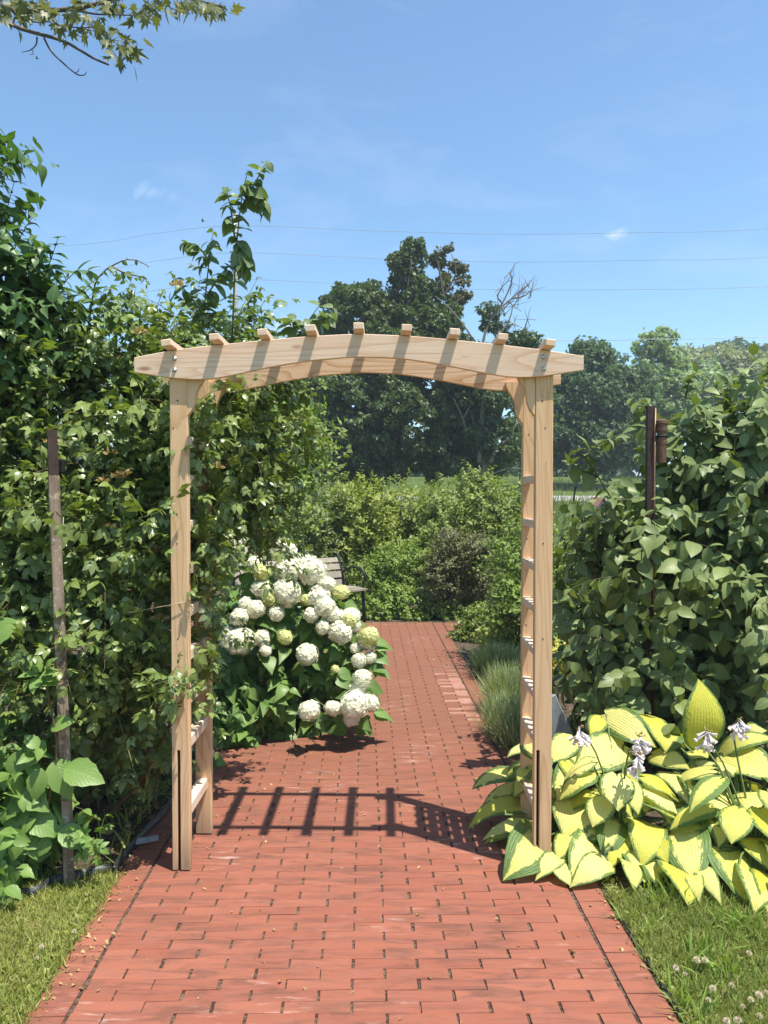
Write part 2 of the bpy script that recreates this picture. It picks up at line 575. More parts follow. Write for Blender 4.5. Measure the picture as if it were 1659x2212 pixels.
c = m.mix(m.ramp(n1, 0.35, 0.65), (0.09, 0.10, 0.03), (0.24, 0.20, 0.09))
M['lawn_ground'] = m.done(m.bsdf(c, 0.95, 0.1))
m = Mat('road_asphalt')
c = m.mix(m.noise(m.pos(), 3, 4), (0.30, 0.295, 0.285), (0.40, 0.39, 0.37))
M['road'] = m.done(m.bsdf(c, 0.9, 0.2))

M['grass'] = leaf_mat('grass_blade', (0.15, 0.22, 0.035), (0.34, 0.345, 0.10), None, 0.5, 0.35, 0.3, 0)
M['grass_green'] = leaf_mat('green_grass_blade', (0.11, 0.18, 0.03), (0.28, 0.31, 0.09), None, 0.5, 0.35, 0.3, 0)
M['dry_grass'] = leaf_mat('dry_grass_blade', (0.24, 0.19, 0.09), (0.46, 0.38, 0.20), None, 0.7, 0.2, 0.3, 0)
M['tall_grass'] = leaf_mat('tall_grass_blade', (0.12, 0.22, 0.03), (0.26, 0.36, 0.07), None, 0.5, 0.35, 0.3, 0)
M['meadow'] = leaf_mat('meadow_blade', (0.075, 0.125, 0.025), (0.19, 0.22, 0.07), None, 0.6, 0.25, 0.3, 0)
M['rose'] = leaf_mat('rose_leaf', (0.042, 0.088, 0.015), (0.19, 0.25, 0.052), (0.17, 0.24, 0.07), 0.30, 0.55, 0.24)
M['lilac'] = leaf_mat('lilac_leaf', (0.030, 0.080, 0.018), (0.085, 0.165, 0.034), (0.14, 0.22, 0.07), 0.40, 0.45, 0.22)
M['mock'] = leaf_mat('serrate_leaf', (0.085, 0.165, 0.026), (0.16, 0.265, 0.05), (0.20, 0.30, 0.09), 0.42, 0.4, 0.30)
M['hydra'] = leaf_mat('hydrangea_leaf', (0.048, 0.115, 0.022), (0.145, 0.245, 0.046), (0.15, 0.24, 0.07), 0.42, 0.4, 0.28)
M['vibur'] = leaf_mat('viburnum_leaf', (0.040, 0.080, 0.020), (0.17, 0.22, 0.058), (0.20, 0.245, 0.085), 0.45, 0.36, 0.18)
M['bright'] = leaf_mat('bright_shrub_leaf', (0.085, 0.16, 0.022), (0.20, 0.28, 0.045), None, 0.45, 0.35, 0.32)
M['hedge'] = leaf_mat('hedge_leaf', (0.080, 0.135, 0.022), (0.215, 0.265, 0.048), None, 0.42, 0.4, 0.30)
M['hedge_deep'] = leaf_mat('deep_hedge_leaf', (0.050, 0.095, 0.022), (0.15, 0.19, 0.045), None, 0.42, 0.4, 0.26)
M['hedge_lime'] = leaf_mat('lime_hedge_leaf', (0.085, 0.14, 0.020), (0.26, 0.30, 0.045), None, 0.42, 0.4, 0.32)
M['maple_dry'] = leaf_mat('drying_maple_leaf', (0.075, 0.09, 0.038), (0.15, 0.15, 0.066), None, 0.45, 0.35, 0.25)
M['russet'] = leaf_mat('russet_leaf', (0.062, 0.085, 0.026), (0.165, 0.160, 0.060), None, 0.5, 0.3, 0.25)
M['maple'] = leaf_mat('maple_leaf', (0.040, 0.078, 0.026), (0.105, 0.145, 0.050), None, 0.42, 0.4, 0.22)
M['tree_a'] = leaf_mat('far_tree_leaf', (0.055, 0.10, 0.045), (0.12, 0.18, 0.078), None, 0.5, 0.3, 0.25)
M['tree_hazed'] = leaf_mat('haze_paled_leaf', (0.19, 0.27, 0.14), (0.30, 0.37, 0.20), None, 0.5, 0.3, 0.3)  # leaf green lightened to imitate distance haze in the colour
M['tree_hazed_olive'] = leaf_mat('haze_paled_olive_leaf', (0.18, 0.215, 0.11), (0.29, 0.31, 0.17), None, 0.5, 0.3, 0.25)  # treeline olive, also paled in the colour to look hazy
M['over'] = leaf_mat('overhead_maple_leaf', (0.045, 0.07, 0.017), (0.155, 0.16, 0.036), (0.18, 0.18, 0.06), 0.45, 0.4, 0.28, 0.2, (0.16, 0.09, 0.04))
M['shoot'] = leaf_mat('shoot_leaf', (0.055, 0.105, 0.03), (0.14, 0.20, 0.062), (0.2, 0.23, 0.1), 0.38, 0.5, 0.30, 0.3, (0.22, 0.16, 0.11))
M['blue_grass'] = leaf_mat('blue_grass_blade', (0.20, 0.26, 0.13), (0.36, 0.41, 0.22), None, 0.55, 0.3, 0.25, 0)
M['dark_grass'] = leaf_mat('dark_grass_blade', (0.045, 0.085, 0.045), (0.10, 0.15, 0.08), None, 0.55, 0.3, 0.25, 0)
M['yellow_leaf'] = leaf_mat('yellow_leaf', (0.30, 0.30, 0.04), (0.55, 0.50, 0.12), None, 0.5, 0.3, 0.3, 0)
M['dead_flower'] = leaf_mat('spent_flower', (0.20, 0.12, 0.055), (0.45, 0.34, 0.16), None, 0.8, 0.1, 0.2, 0)
M['clover'] = leaf_mat('clover_flower', (0.42, 0.29, 0.24), (0.66, 0.58, 0.50), None, 0.8, 0.1, 0.2, 0)
M['litter'] = leaf_mat('dry_leaf', (0.20, 0.10, 0.05), (0.50, 0.36, 0.17), None, 0.8, 0.1, 0.2, 0)
M['petal'] = leaf_mat('hydrangea_petal', (0.80, 0.80, 0.58), (0.86, 0.85, 0.70), None, 0.6, 0.2, 0.25, 0, tcol=(0.85, 0.86, 0.7))
M['petal_green'] = leaf_mat('hydrangea_green_petal', (0.58, 0.62, 0.20), (0.76, 0.76, 0.42), None, 0.6, 0.2, 0.25, 0, tcol=(0.7, 0.75, 0.25))
M['bell'] = leaf_mat('hosta_blossom', (0.62, 0.54, 0.56), (0.84, 0.79, 0.80), None, 0.6, 0.2, 0.3, 0, tcol=(0.85, 0.78, 0.8))

# variegated hosta leaf: yellow heart, green margin, pleats
def hosta_mat():
    m = Mat('hosta_leaf')
    uvn = m.n('UVMap')
    sep = m.n('SeparateXYZ'); m.l(uvn.outputs[0], sep.inputs[0])
    u, v = sep.outputs[0], sep.outputs[1]
    au = m.math('ABSOLUTE', v)
    r = m.rnd()
    cmb = m.n('CombineXYZ')
    m.l(m.math('MULTIPLY', u, 7.0), cmb.inputs[0]); m.l(m.math('MULTIPLY', v, 3.5), cmb.inputs[1]); m.l(m.math('MULTIPLY', r, 40.0), cmb.inputs[2])
    nz = m.noise(cmb.outputs[0], 2.1, 6, 0.72)
    edge = m.math('ADD', au, m.ramp(nz, 0.25, 0.75, -0.22, 0.22))
    edge = m.math('ADD', edge, m.ramp(u, 0.70, 1.0, 0, 0.22))
    width = m.math('ADD', m.math('MULTIPLY', m.math('POWER', r, 3.0), -0.42), 0.06)
    k = m.ramp(m.math('SUBTRACT', edge, width), 0.71, 0.83)
    t = m.attr()
    heart = m.mix(t, (0.55, 0.53, 0.06), (0.79, 0.74, 0.27))
    heart = m.mix(m.ramp(nz, 0.5, 0.75, 0, 0.4), heart, (0.42, 0.45, 0.04))
    rim = m.mix(m.ramp(nz, 0.3, 0.7), (0.075, 0.15, 0.038), (0.16, 0.245, 0.065))
    col = m.mix(k, heart, rim)
    pl = m.math('ABSOLUTE', m.math('SINE', m.math('MULTIPLY', v, 22.0)))
    col = m.mix(m.ramp(pl, 0.0, 0.22, 0.26, 0), col, (0.36, 0.33, 0.06))
    brown = m.noise(cmb.outputs[0], 7.0, 3, 0.6)
    col = m.mix(m.ramp(brown, 0.68, 0.76, 0, 0.5), col, (0.40, 0.27, 0.10))
    puck = m.noise(m.pos(), 75, 3, 0.6)
    h = m.math('ADD', m.math('MULTIPLY', pl, 0.55), m.math('MULTIPLY', puck, 1.0))
    b = m.bsdf(col, 0.48, 0.35, m.bump(h, 0.6, 0.005))
    tr = m.n('BsdfTranslucent')
    m.l(m.mix(k, (0.62, 0.62, 0.05), (0.22, 0.36, 0.04)), tr.inputs['Color'])
    mx = m.n('MixShader'); mx.inputs[0].default_value = 0.30
    m.l(b.outputs[0], mx.inputs[1]); m.l(tr.outputs[0], mx.inputs[2])
    return m.done(mx)
M['hosta'] = hosta_mat()


# ------------------------------------------------------------------ leaf shapes (length 1 along +X, width along Y, upper side +Z)
def strip_leaf(prof, seg_x, fold=0.25, curl=0.25, wav=0.0, ph=0.0):
    """prof: half-width at each station of seg_x; three points across; tris"""
    v, uv = [], []
    n = len(seg_x)
    for x, w in zip(seg_x, prof):
        z = -curl * x * x
        for s in (-1, 0, 1):
            v.append((x, s * w, z + fold * abs(s) * w + wav * s * math.sin(5 * x + ph) * w))
            uv.append((x, s))
    f = []
    for i in range(n - 1):
        for k in (0, 1):
            a = i * 3 + k; b = a + 1; c = a + 3; d = a + 4
            if prof[i] < 1e-6 and k == 0: f += [(b, d, c)]
            elif prof[i] < 1e-6: f += [(a, d, c)]
            elif prof[i + 1] < 1e-6 and k == 0: f += [(a, b, d)]
            elif prof[i + 1] < 1e-6: f += [(a, b, c)]
            else: f += [(a, b, d), (a, d, c)]
    return np.array(v), np.array(f), np.array(uv)


def ovate(detail=5, w=0.3, fold=0.25, curl=0.25, shape='ovate', wav=0.0, ph=0.0):
    x = np.linspace(0, 1, detail + 1)
    if shape == 'heart':
        p = w * np.interp(x, [0, .08, .25, .5, .8, 1], [0.3, .75, 1, .84, .32, 0])
        p[0] = 0.25 * w
    elif shape == 'lance':
        p = w * np.sin(np.pi * np.power(x, 0.85))
    elif shape == 'serrate':
        p = w * np.interp(x, [0, .12, .35, .6, .85, 1], [0.1, .65, 1, .9, .42, 0])
        p = p * (1 + 0.06 * np.where(np.arange(detail + 1) % 2 == 0, 1, -1))
        p[0] = 0.08 * w; p[-1] = 0
    elif shape == 'round':
        p = w * np.power(np.maximum(np.sin(np.pi * np.clip(x * 0.97 + 0.015, 0, 1)), 0), 0.6)
        p[0] = p[-1] = 0.0
    else:
        p = w * np.interp(x, [0, .15, .4, .65, .88, 1], [0.0, .68, 1, .82, .34, 0])
        p[0] = 0.0
    p[-1] = 0.0
    return strip_leaf(p, x, fold, curl, wav, ph)


def join(ts):
    V, F, U, n = [], [], [], 0
    for v, f, u in ts:
        V.append(v); F.append(f + n); U.append(u); n += len(v)
    return np.concatenate(V), np.concatenate(F), np.concatenate(U)


def rose_compound(k, lod=4):
    """five leaflets on a rachis, unit overall length"""
    r = np.random.default_rng(100 + k)
    parts = []
    for (x, side, s) in ((0.30, 1, .40), (0.32, -1, .40), (0.62, 1, .46), (0.60, -1, .46), (0.66, 0, .52)):
        v, f, u = ovate(lod, 0.33, 0.22, 0.25 + 0.2 * r.random(), 'ovate')
        ang = side * R(62 + r.normal() * 10)
        tip = -0.25 * r.random()
        ca, sa = math.cos(ang), math.sin(ang)
        roll = r.normal() * 0.25
        v = v * s
        v[:, 2] += v[:, 1] * roll + v[:, 0] * tip
        v = np.stack([v[:, 0] * ca - v[:, 1] * sa + x, v[:, 0] * sa + v[:, 1] * ca, v[:, 2] - 0.12 * x * x], 1)
        parts.append((v, f, u))
    v = np.array([(0, -.012, 0), (0, .012, 0), (.68, .01, -.055), (.68, -.01, -.055)])
    parts.append((v, np.array([(0, 2, 1), (0, 3, 2)]), np.array([(0, 0.)] * 4)))
    return join(parts)


def maple_leaf(k, curl=0.25):
    r = np.random.default_rng(300 + k)
    ang = np.radians([180, 128, 112, 84, 66, 40, 26, 10, 0, -10, -26, -40, -66, -84, -112, -128])
    rad = np.array([.10, .42, .30, .60, .36, .66, .40, .62, .84, .62, .40, .66, .36, .60, .30, .42])
    rad = rad * (1 + r.normal(0, .06, 16))
    x = .22 + rad * np.cos(ang) * .92; y = rad * np.sin(ang) * .95
    v = [(.22, 0, 0)] + [(a, b, -curl * (a * a) + .22 * abs(b) - 0.25 * b * b) for a, b in zip(x, y)]
    uv = [(.22, 0)] + [(a, min(1, abs(b) * 2)) for a, b in zip(x, y)]
    f = [(0, 1 + (i + 1) % 16, 1 + i) for i in range(16)]
    return np.array(v, float), np.array(f), np.array(uv, float)


def quad_leaf(w=0.3, curl=0.15):
    v = np.array([(0, 0, 0), (.5, w, .08), (1, 0, -curl), (.5, -w, .08)], float)
    return v, np.array([(0, 2, 1), (0, 3, 2)]), np.array([(0, 0), (.5, 1), (1, 0), (.5, 1)], float)


def tuft_leaf(k, n=4):
    """a spray of n small leaves: for far crowns"""
    r = np.random.default_rng(500 + k)
    ts = []
    for i in range(n):
        v, f, u = quad_leaf(0.30 + 0.08 * r.random(), 0.1 + .2 * r.random())
        a = r.uniform(-2.3, 2.3); t = r.normal() * .45; roll = r.normal() * .6
        v = v * (0.55 + .25 * r.random())
        v[:, 2] += v[:, 1] * roll + v[:, 0] * t
        ca, sa = math.cos(a), math.sin(a)
        o = r.uniform(0, .45)
        v = np.stack([v[:, 0] * ca - v[:, 1] * sa + o, v[:, 0] * sa + v[:, 1] * ca, v[:, 2] + r.normal() * .12], 1)
        ts.append((v, f, u))
    return join(ts)


def blade(bend=0.4, w=0.03):
    v = [(0, -w, 0), (0, w, 0), (.5, w * .8, -bend * .25), (.5, -w * .8, -bend * .25), (1, 0, -bend)]
    return np.array(v, float), np.array([(0, 2, 1), (0, 3, 2), (3, 4, 2)]), np.array([(0, .5), (0, .5), (.5, .5), (.5, .5), (1, .5)], float)


# ------------------------------------------------------------------ foliage machinery
def unit(a):
    return a / np.maximum(np.linalg.norm(a, axis=-1, keepdims=True), 1e-9)


def frames(axis, up):
    """(N,3,3) with columns axis, side, normal"""
    a = unit(axis)
    n = unit(up - a * np.sum(up * a, -1, keepdims=True))
    s = np.cross(n, a)
    return np.stack([a, s, n], -1)


def stamp(tmpls, org, fr, size, tint):
    """repeat templates at N places -> verts, faces, uv, tint"""
    V, F, U, T, n0 = [], [], [], [], 0
    N = len(org)
    which = np.arange(N) % len(tmpls)
    for k, (tv, tf, tu) in enumerate(tmpls):
        i = np.nonzero(which == k)[0]
        if len(i) == 0: continue
        s = size[i]
        s = s[:, None] if s.ndim == 1 else s
        loc = tv[None] * s[:, None, :]
        w = np.einsum('nij,nvj->nvi', fr[i], loc) + org[i][:, None, :]
        V.append(w.reshape(-1, 3))
        F.append((tf[None] + (np.arange(len(i)) * len(tv))[:, None, None] + n0).reshape(-1, 3))
        U.append(np.tile(tu, (len(i), 1)))
        T.append(np.repeat(tint[i], len(tv)))
        n0 += len(i) * len(tv)
    return np.concatenate(V), np.concatenate(F), np.concatenate(U), np.concatenate(T)


def foliage(parent, tmpls, org, fr, size, mat, name='leaf', stuff='foliage', limit=300, min_px=8.0, tint=None, lod=None):
    """the leaves that show largest become parts of their own, the rest one stuff part"""
    org = np.asarray(org, float); N = len(org)
    size = np.asarray(size, float)
    tint = rng.random(N) if tint is None else tint
    px, py, d = pix(org + fr[:, :, 0] * (size if size.ndim == 1 else size[:, 0])[:, None] * 0.5)
    s1 = size if size.ndim == 1 else size[:, 0]
    shown = (px > -10) & (px < 1669) & (py > -10) & (py < 2222)
    app = s1 * FPX / d
    cell = 22.0
    key = (np.floor(px / cell).astype(int) * 1000 + np.floor(py / cell).astype(int))
    order = np.argsort(d)
    seen, vis = set(), np.zeros(N, bool)
    if limit:
        for i in order:
            if not shown[i] or app[i] < min_px: continue
            if key[i] in seen: continue
            seen.add(key[i]); vis[i] = True
    cand = np.nonzero(vis)[0]
    cand = cand[np.argsort(-app[cand])][:limit]
    base = wloc(parent)
    if len(cand):
        meshes = []
        for k, (tv, tf, tu) in enumerate(tmpls):
            for q in range(3):
                me = mesh_from(name, tv, tf, tu, np.full(len(tv), (q + 0.5) / 3))
                me.materials.append(mat)
                meshes.append(me)
        for j, i in enumerate(cand):
            o = bpy.data.objects.new(name, meshes[(int(tint[i] * 3) % 3) + 3 * (j % len(tmpls))])
            COL.objects.link(o)
            o.parent = parent
            s = size[i] if size.ndim > 1 else np.full(3, size[i])
            mt = Matrix.Identity(4)
            A = fr[i] * s[None, :]
            for r in range(3):
                for c in range(3): mt[r][c] = A[r, c]
                mt[r][3] = org[i][r] - base[r]
            o.matrix_basis = mt
    rest = np.ones(N, bool); rest[cand] = False
    if rest.any():
        v, f, u, t = stamp(lod or tmpls, org[rest], fr[rest], size[rest], tint[rest])
        o = obj(stuff, v, f, mat, parent, uv=u, tint=t)
        o['kind'] = 'stuff'
    return len(cand)


def ell(px, py, y, rx, ry, rd):
    """ellipsoid given by its outline in photo pixels at distance y, depth radius rd in metres"""
    return (P(px, py, y), np.array([rx * y / FPX, rd, ry * y / FPX]))


def sphere_dirs(n):
    return unit(rng.normal(size=(n, 3)))


def shoots(ells, n, length, nodes, up=0.35, jit=0.45, droop=0.3, shell=(0.55, 0.95), back=0.35, weights=None):
    """n arching shoots growing out of ellipsoids -> (pts (n,nodes,3), tan (n,nodes,3), outward (n,3))"""
    vol = np.array([np.prod(r) ** (2 / 3) for c, r in ells]) if weights is None else np.array(weights, float)
    which = rng.choice(len(ells), n * 2, p=vol / vol.sum())
    d = sphere_dirs(n * 2)
    keep = (d[:, 1] < 0.25) | (rng.random(n * 2) < back)
    which, d = which[keep][:n], d[keep][:n]
    n = len(d)
    C = np.array([e[0] for e in ells])[which]; Rr = np.array([e[1] for e in ells])[which]
    o = C + d * Rr * rng.uniform(*shell, (n, 1))
    nrm = unit(d / Rr)
    dirn = unit(nrm + np.array([0, 0, up]) + rng.normal(0, jit, (n, 3)))
    L = rng.uniform(*length, (n, 1))
    t = np.linspace(0.08, 1, nodes)[None, :, None]
    pts = o[:, None] + dirn[:, None] * L[:, None] * t
    dz = (droop * rng.uniform(0.4, 1.5, (n, 1)) * L)[:, None]
    pts = pts - np.array([0, 0, 1.0]) * dz * t ** 2
    tan = unit(dirn[:, None] * L[:, None] - np.array([0, 0, 1.0]) * 2 * dz * t)
    pts[..., 2] = np.maximum(pts[..., 2], 0.03)
    return pts, tan, nrm


def shoot_leaves(pts, tan, nrm, size, per_node=2, spread=1.0, fwd=0.5, grav=0.25, upw=1.0, outw=0.6, jit=0.35, taper=0.35):
    """opposite or alternate leaves at the nodes of shoots"""
    n, k, _ = pts.shape
    O, A, Nn, S = [], [], [], []
    base = rng.uniform(0, 6.28, n)
    for j in range(k):
        t = tan[:, j]
        r1 = unit(np.cross(t, np.array([0.1, 0.2, 0.97]) + rng.normal(0, .05, (n, 3))))
        r2 = np.cross(t, r1)
        for q in range(per_node):
            a = base + j * (1.57 if per_node == 2 else 2.4) + q * math.pi + rng.normal(0, .3, n)
            rad = r1 * np.cos(a)[:, None] + r2 * np.sin(a)[:, None]
            ax = unit(rad * spread + t * fwd + np.array([0, 0, -grav]) + rng.normal(0, jit * .5, (n, 3)))
            up = np.array([0, 0, upw]) + nrm * outw + rng.normal(0, jit, (n, 3))
            O.append(pts[:, j]); A.append(ax); Nn.append(up)
            S.append(size * rng.uniform(0.58, 1.2, n) * (1 - taper * (j / max(1, k - 1)) ** 2))
    return np.concatenate(O), frames(np.concatenate(A), np.concatenate(Nn)), np.concatenate(S)


def stem_mesh(pts, radius, parent, mat, name='stems', keep=1.0):
    """thin three-sided stems along shoots as one part"""
    n, k, _ = pts.shape
    if keep < 1: pts = pts[rng.random(n) < keep]; n = len(pts)
    ang = np.array([0, 2.094, 4.189])
    off = np.stack([np.cos(ang), np.sin(ang) * .6, np.sin(ang)], 1)
    r = radius * np.linspace(1, .45, k)
    v = pts[:, :, None, :] + off[None, None] * r[None, :, None, None]
    idx = np.arange(n * k * 3).reshape(n, k, 3)
    a, b = idx[:, :-1], idx[:, 1:]
    f = np.stack([a, np.roll(a, -1, 2), np.roll(b, -1, 2), b], -1).reshape(-1, 4)
    o = obj(name, v.reshape(-1, 3), f, mat, parent)
    o['kind'] = 'stuff'
    return o


def trunks(parent, base, tops, r0, mat, name='stem', wob=0.08, sides=6):
    """a few real stems from the ground into a bush"""
    for tp in tops:
        b = np.array(base) + np.array([rng.normal() * .07, rng.normal() * .07, -0.02])
        mid = (b + tp) / 2 + rng.normal(0, wob, 3)
        pts = curve([b, mid, tp], 8)
        v, f = tube(pts, np.linspace(r0, r0 * .45, len(pts)), sides)
        obj(name, v, f, mat, parent)


def crown(ells, clumps, clump_r, per, size, flat=0.65, shell=(0.45, 1.0), back=0.5):
    """leaf sprays gathered in clumps over the lobes of a crown"""
    vol = np.array([np.prod(r) ** (2 / 3) for c, r in ells])
    which = rng.choice(len(ells), clumps * 2, p=vol / vol.sum())
    d = sphere_dirs(clumps * 2)
    keep = (d[:, 1] < 0.3) | (rng.random(clumps * 2) < back)
    which, d = which[keep][:clumps], d[keep][:clumps]
    C = np.array([e[0] for e in ells])[which]; Rr = np.array([e[1] for e in ells])[which]
    u = rng.random((len(d), 1)) ** 0.6
    cc = C + d * Rr * (shell[0] + (shell[1] - shell[0]) * u)
    n = len(cc)
    cr = clump_r * rng.uniform(0.6, 1.35, n)
    q = sphere_dirs(n * per).reshape(n, per, 3)
    rr = rng.random((n, per, 1)) ** 0.45
    org = cc[:, None] + q * rr * cr[:, None, None] * np.array([1, 1, flat])
    org = org.reshape(-1, 3)
    out = q.reshape(-1, 3)
    ax = unit(out * np.array([1, 1, .4]) + rng.normal(0, .5, out.shape) + np.array([0, 0, -.15]))
    up = np.array([0, 0, 1.0]) + out * .6 + rng.normal(0, .35, out.shape)
    tint = np.clip(np.repeat(rng.random(n) * .7, per) + rng.random(n * per) * .3, 0, 1)
    return org, frames(ax, up), size * rng.uniform(.7, 1.25, n * per), tint
# ================================================================== THE SETTING
# ground: one sheet to the horizon, rising beyond the garden
gx = np.unique(np.concatenate([np.linspace(-400, -40, 13), np.linspace(-40, 60, 41), np.linspace(60, 400, 13)]))
gy = np.unique(np.concatenate([np.linspace(-60, 12, 8), np.linspace(12, 60, 49), np.linspace(60, 700, 25)]))
X, Y = np.meshgrid(gx, gy)
Z = ground_z(X, Y) - 0.016
ny, nx = X.shape
ii = np.arange(ny * nx).reshape(ny, nx)
gf = np.stack([ii[:-1, :-1], ii[:-1, 1:], ii[1:, 1:], ii[1:, :-1]], -1).reshape(-1, 4)
tag(obj('ground', np.stack([X, Y, Z], -1).reshape(-1, 3), gf, M['ground']), kind='structure',
    label='grassy meadow ground rising gently beyond the garden')

# planting beds: dark soil either side of the path
PA = R(1.36)
PY0 = 2.26


def path_pt(s, t, z=0.0):
    """s across, t along the path"""
    return np.array([s - math.tan(PA) * (t - PY0), t, z])


SL, SR = -0.942, 0.749


def bed(name, pts, label):
    v = [(p[0], p[1], -0.012) for p in pts]
    o = obj(name, v, [tuple(range(len(v)))], M['soil'], smooth=False)
    tag(o, label, kind='structure')


bed('planting_bed', [path_pt(SL - .13, 3.13), path_pt(SL - .13, 8.0), (-1.9, 8.0, 0), (-1.9, 9.4, 0), (1.6, 9.4, 0), (1.6, 12.6, 0), (-6, 12.6, 0), (-6, 3.06, 0)],
    'bare brown soil of the bed under the climbing rose')
bed('planting_bed', [path_pt(SR + .13, 2.95), (1.5, 2.85, 0), (6, 2.8, 0), (6, 12.6, 0), (1.605, 12.6, 0), (1.605, 9.4, 0), path_pt(SR + .13, 9.35)],
    'bare brown soil of the bed behind the yellow hostas')
for nm, pts, lb in (('lawn', [path_pt(SL - .13, 0.0), path_pt(SL - .13, 3.12), (-6, 3.05, 0), (-6, 0, 0)], 'mown lawn before the rose bed'),
                    ('lawn', [path_pt(SR + .13, 0.0), (6, 0, 0), (6, 2.79, 0), (1.5, 2.84, 0), path_pt(SR + .13, 2.94)], 'mown lawn with clover before the hostas')):
    v = [(p[0], p[1], -0.008) for p in pts]
    f = [tuple(range(len(v)))]
    tag(obj(nm, v, f, M['lawn_ground'], smooth=False), lb, kind='structure')

# road across the slope
rv, rf = [], []
for i, x in enumerate(np.linspace(-120, 120, 61)):
    for y in (29.3, 31.7):
        rv.append((x, y, float(ground_z(0, y)) + .02))
    for y in (29.29, 31.71):
        rv.append((x, y, float(ground_z(0, y)) - .3))
for i in range(60):
    a, b = i * 4, i * 4 + 4
    rf += [(a, b, b + 1, a + 1), (a + 2, b + 2, b, a), (a + 1, b + 1, b + 3, a + 3)]
tag(obj('road', np.array(rv), rf, M['road'], smooth=False), 'pale asphalt road crossing the meadow beyond the garden', kind='structure')

# ------------------------------------------------------------------ brick path
path = thing('brick_path', None, None, (0, 0, 0))
tag(path, 'red brick garden path running under the wooden arbor', kind='structure')
BZ = 0.0
pv = [path_pt(SL - .125, 0.2, -.006), path_pt(SR + .125, 0.2, -.006), path_pt(SR + .125, 9.32, -.006), path_pt(SL - .125, 9.32, -.006)]
patio = [(-2.6, 7.75, -.0065), (path_pt(SL - .126, 7.75)[0], 7.75, -.0065), (path_pt(SL - .126, 9.32)[0], 9.32, -.0065), (-2.6, 9.32, -.0065)]
obj('joint_sand', pv, [(0, 1, 2, 3)], M['joint'], path, smooth=False)
obj('patio_sand', patio, [(0, 1, 2, 3)], M['joint'], path, smooth=False)


def brick_template(lx, ly, k):
    r = np.random.default_rng(k)
    c = 0.0008
    a = np.array([(-lx / 2, -ly / 2), (lx / 2, -ly / 2), (lx / 2, ly / 2), (-lx / 2, ly / 2)])
    a = a + r.normal(0, .0006, (4, 2))
    low = [(p[0], p[1], -0.03) for p in a]
    mid = [(p[0], p[1], -c) for p in a]
    mx = [((a[0] + a[1]) / 2), ((a[2] + a[3]) / 2)]
    top = [(p[0] * (1 - 2 * c / lx), p[1] * (1 - 2 * c / ly), r.normal(0, .0003)) for p in a]
    v = low + mid + top
    f = []
    for b in (0, 4):
        for i in range(4):
            j = (i + 1) % 4
            f.append((b + i, b + j, b + 4 + j, b + 4 + i))
    f.append((8, 9, 10, 11))
    t = r.random()
    return np.array(v), np.array(f), t


PITCHY = 0.0540
bw = (SR - SL - 0.008) / 8
items = []          # s, t, lx, ly, edge?
rows = int((9.30 - 0.22) / PITCHY)
for i in range(rows):
    t = 0.24 + i * PITCHY
    off = 0.5 * (i % 2)
    for j in range(-1, 9):
        a, b = SL + 0.004 + (j + off) * bw, SL + 0.004 + (j + 1 + off) * bw
        a, b = max(a, SL + .002), min(b, SR - .002)
        if b - a < 0.03: continue
        items.append(((a + b) / 2 + rng.normal(0, .0015), t + rng.normal(0, .0003), b - a - 0.0085, PITCHY - 0.0004, 0))
for i in range(int(9.1 / 0.108)):
    t = 0.25 + i * 0.108
    items.append((SL - 0.005 - .056, t, .110, .1050, 1))
    items.append((SR + 0.005 + .056, t, .110, .1050, 1))
for i in range(int(1.55 / PITCHY)):
    t = 7.78 + i * PITCHY
    for j in range(8):
        sx = SL - .126 - .11 - j * .2114 - .1 * (i % 2)
        items.append((sx, t, .203, .0518, 0))
items = np.array(items)
wp = np.array([path_pt(s, t) for s, t in items[:, :2]])
px, py, d = pix(wp)
inview = (px > -40) & (px < 1700) & (py < 2240) & (py > 0)
score = np.where(inview, items[:, 2] / d, -1)
near = np.argsort(-np.where(inview, 1 / d, 0))[:300]
nearset = set(near.tolist())
bt = {}
rot = Matrix.Rotation(PA, 4, 'Z')
sv, sf, st, sn = [], [], [], 0
for i, (s, t, lx, ly, e) in enumerate(items):
    k = (round(lx, 3), round(ly, 3), int(rng.integers(0, 5)))
    if k not in bt:
        tv, tf, tt = brick_template(lx, ly, hash(k) % 99991)
        me = mesh_from('brick', tv, tf, None, np.full(len(tv), tt), smooth=False)
        me.materials.append(M['brick'])
        bt[k] = (tv, tf, tt, me)
    tv, tf, tt, me = bt[k]
    z = BZ + rng.normal(0, .0003)
    ax, ay, az = rng.normal(0, .0035), rng.normal(0, .0025), rng.normal(0, .003)
    mt = Matrix.Translation(Vector((wp[i][0], wp[i][1], z))) @ rot @ Matrix.Rotation(ax, 4, 'X') @ Matrix.Rotation(ay, 4, 'Y') @ Matrix.Rotation(az, 4, 'Z')
    if e == 0 and 5.25 < t < 6.75 and 0 < SR - (s + lx / 2) < .03 and rng.random() < .75:
        A = np.array(mt)
        obj('pale_brick', tv @ A[:3, :3].T + A[:3, 3], tf, M['pale_brick'], path, smooth=False)
    elif i in nearset:
        o = bpy.data.objects.new('brick', me)
        COL.objects.link(o); o.parent = path; o.matrix_basis = mt
    else:
        A = np.array(mt)
        sv.append(tv @ A[:3, :3].T + A[:3, 3]); sf.append(tf + sn); sn += len(tv)
        st.append(np.full(len(tv), rng.random()))
for i in range(10):
    t = 8.76 + i * PITCHY
    for j in range(2):
        tv, tf, tt = brick_template(.203, .0518, 700 + i * 2 + j)
        A = np.array(Matrix.Translation(Vector((path_pt(SR + .128 + .105, t)[0] + j * .2114 - .1 * (i % 2) * (j > 0), t, rng.normal(0, .001)))) @ rot)
        sv.append(tv @ A[:3, :3].T + A[:3, 3]); sf.append(tf + sn); sn += len(tv); st.append(np.full(len(tv), rng.random()))
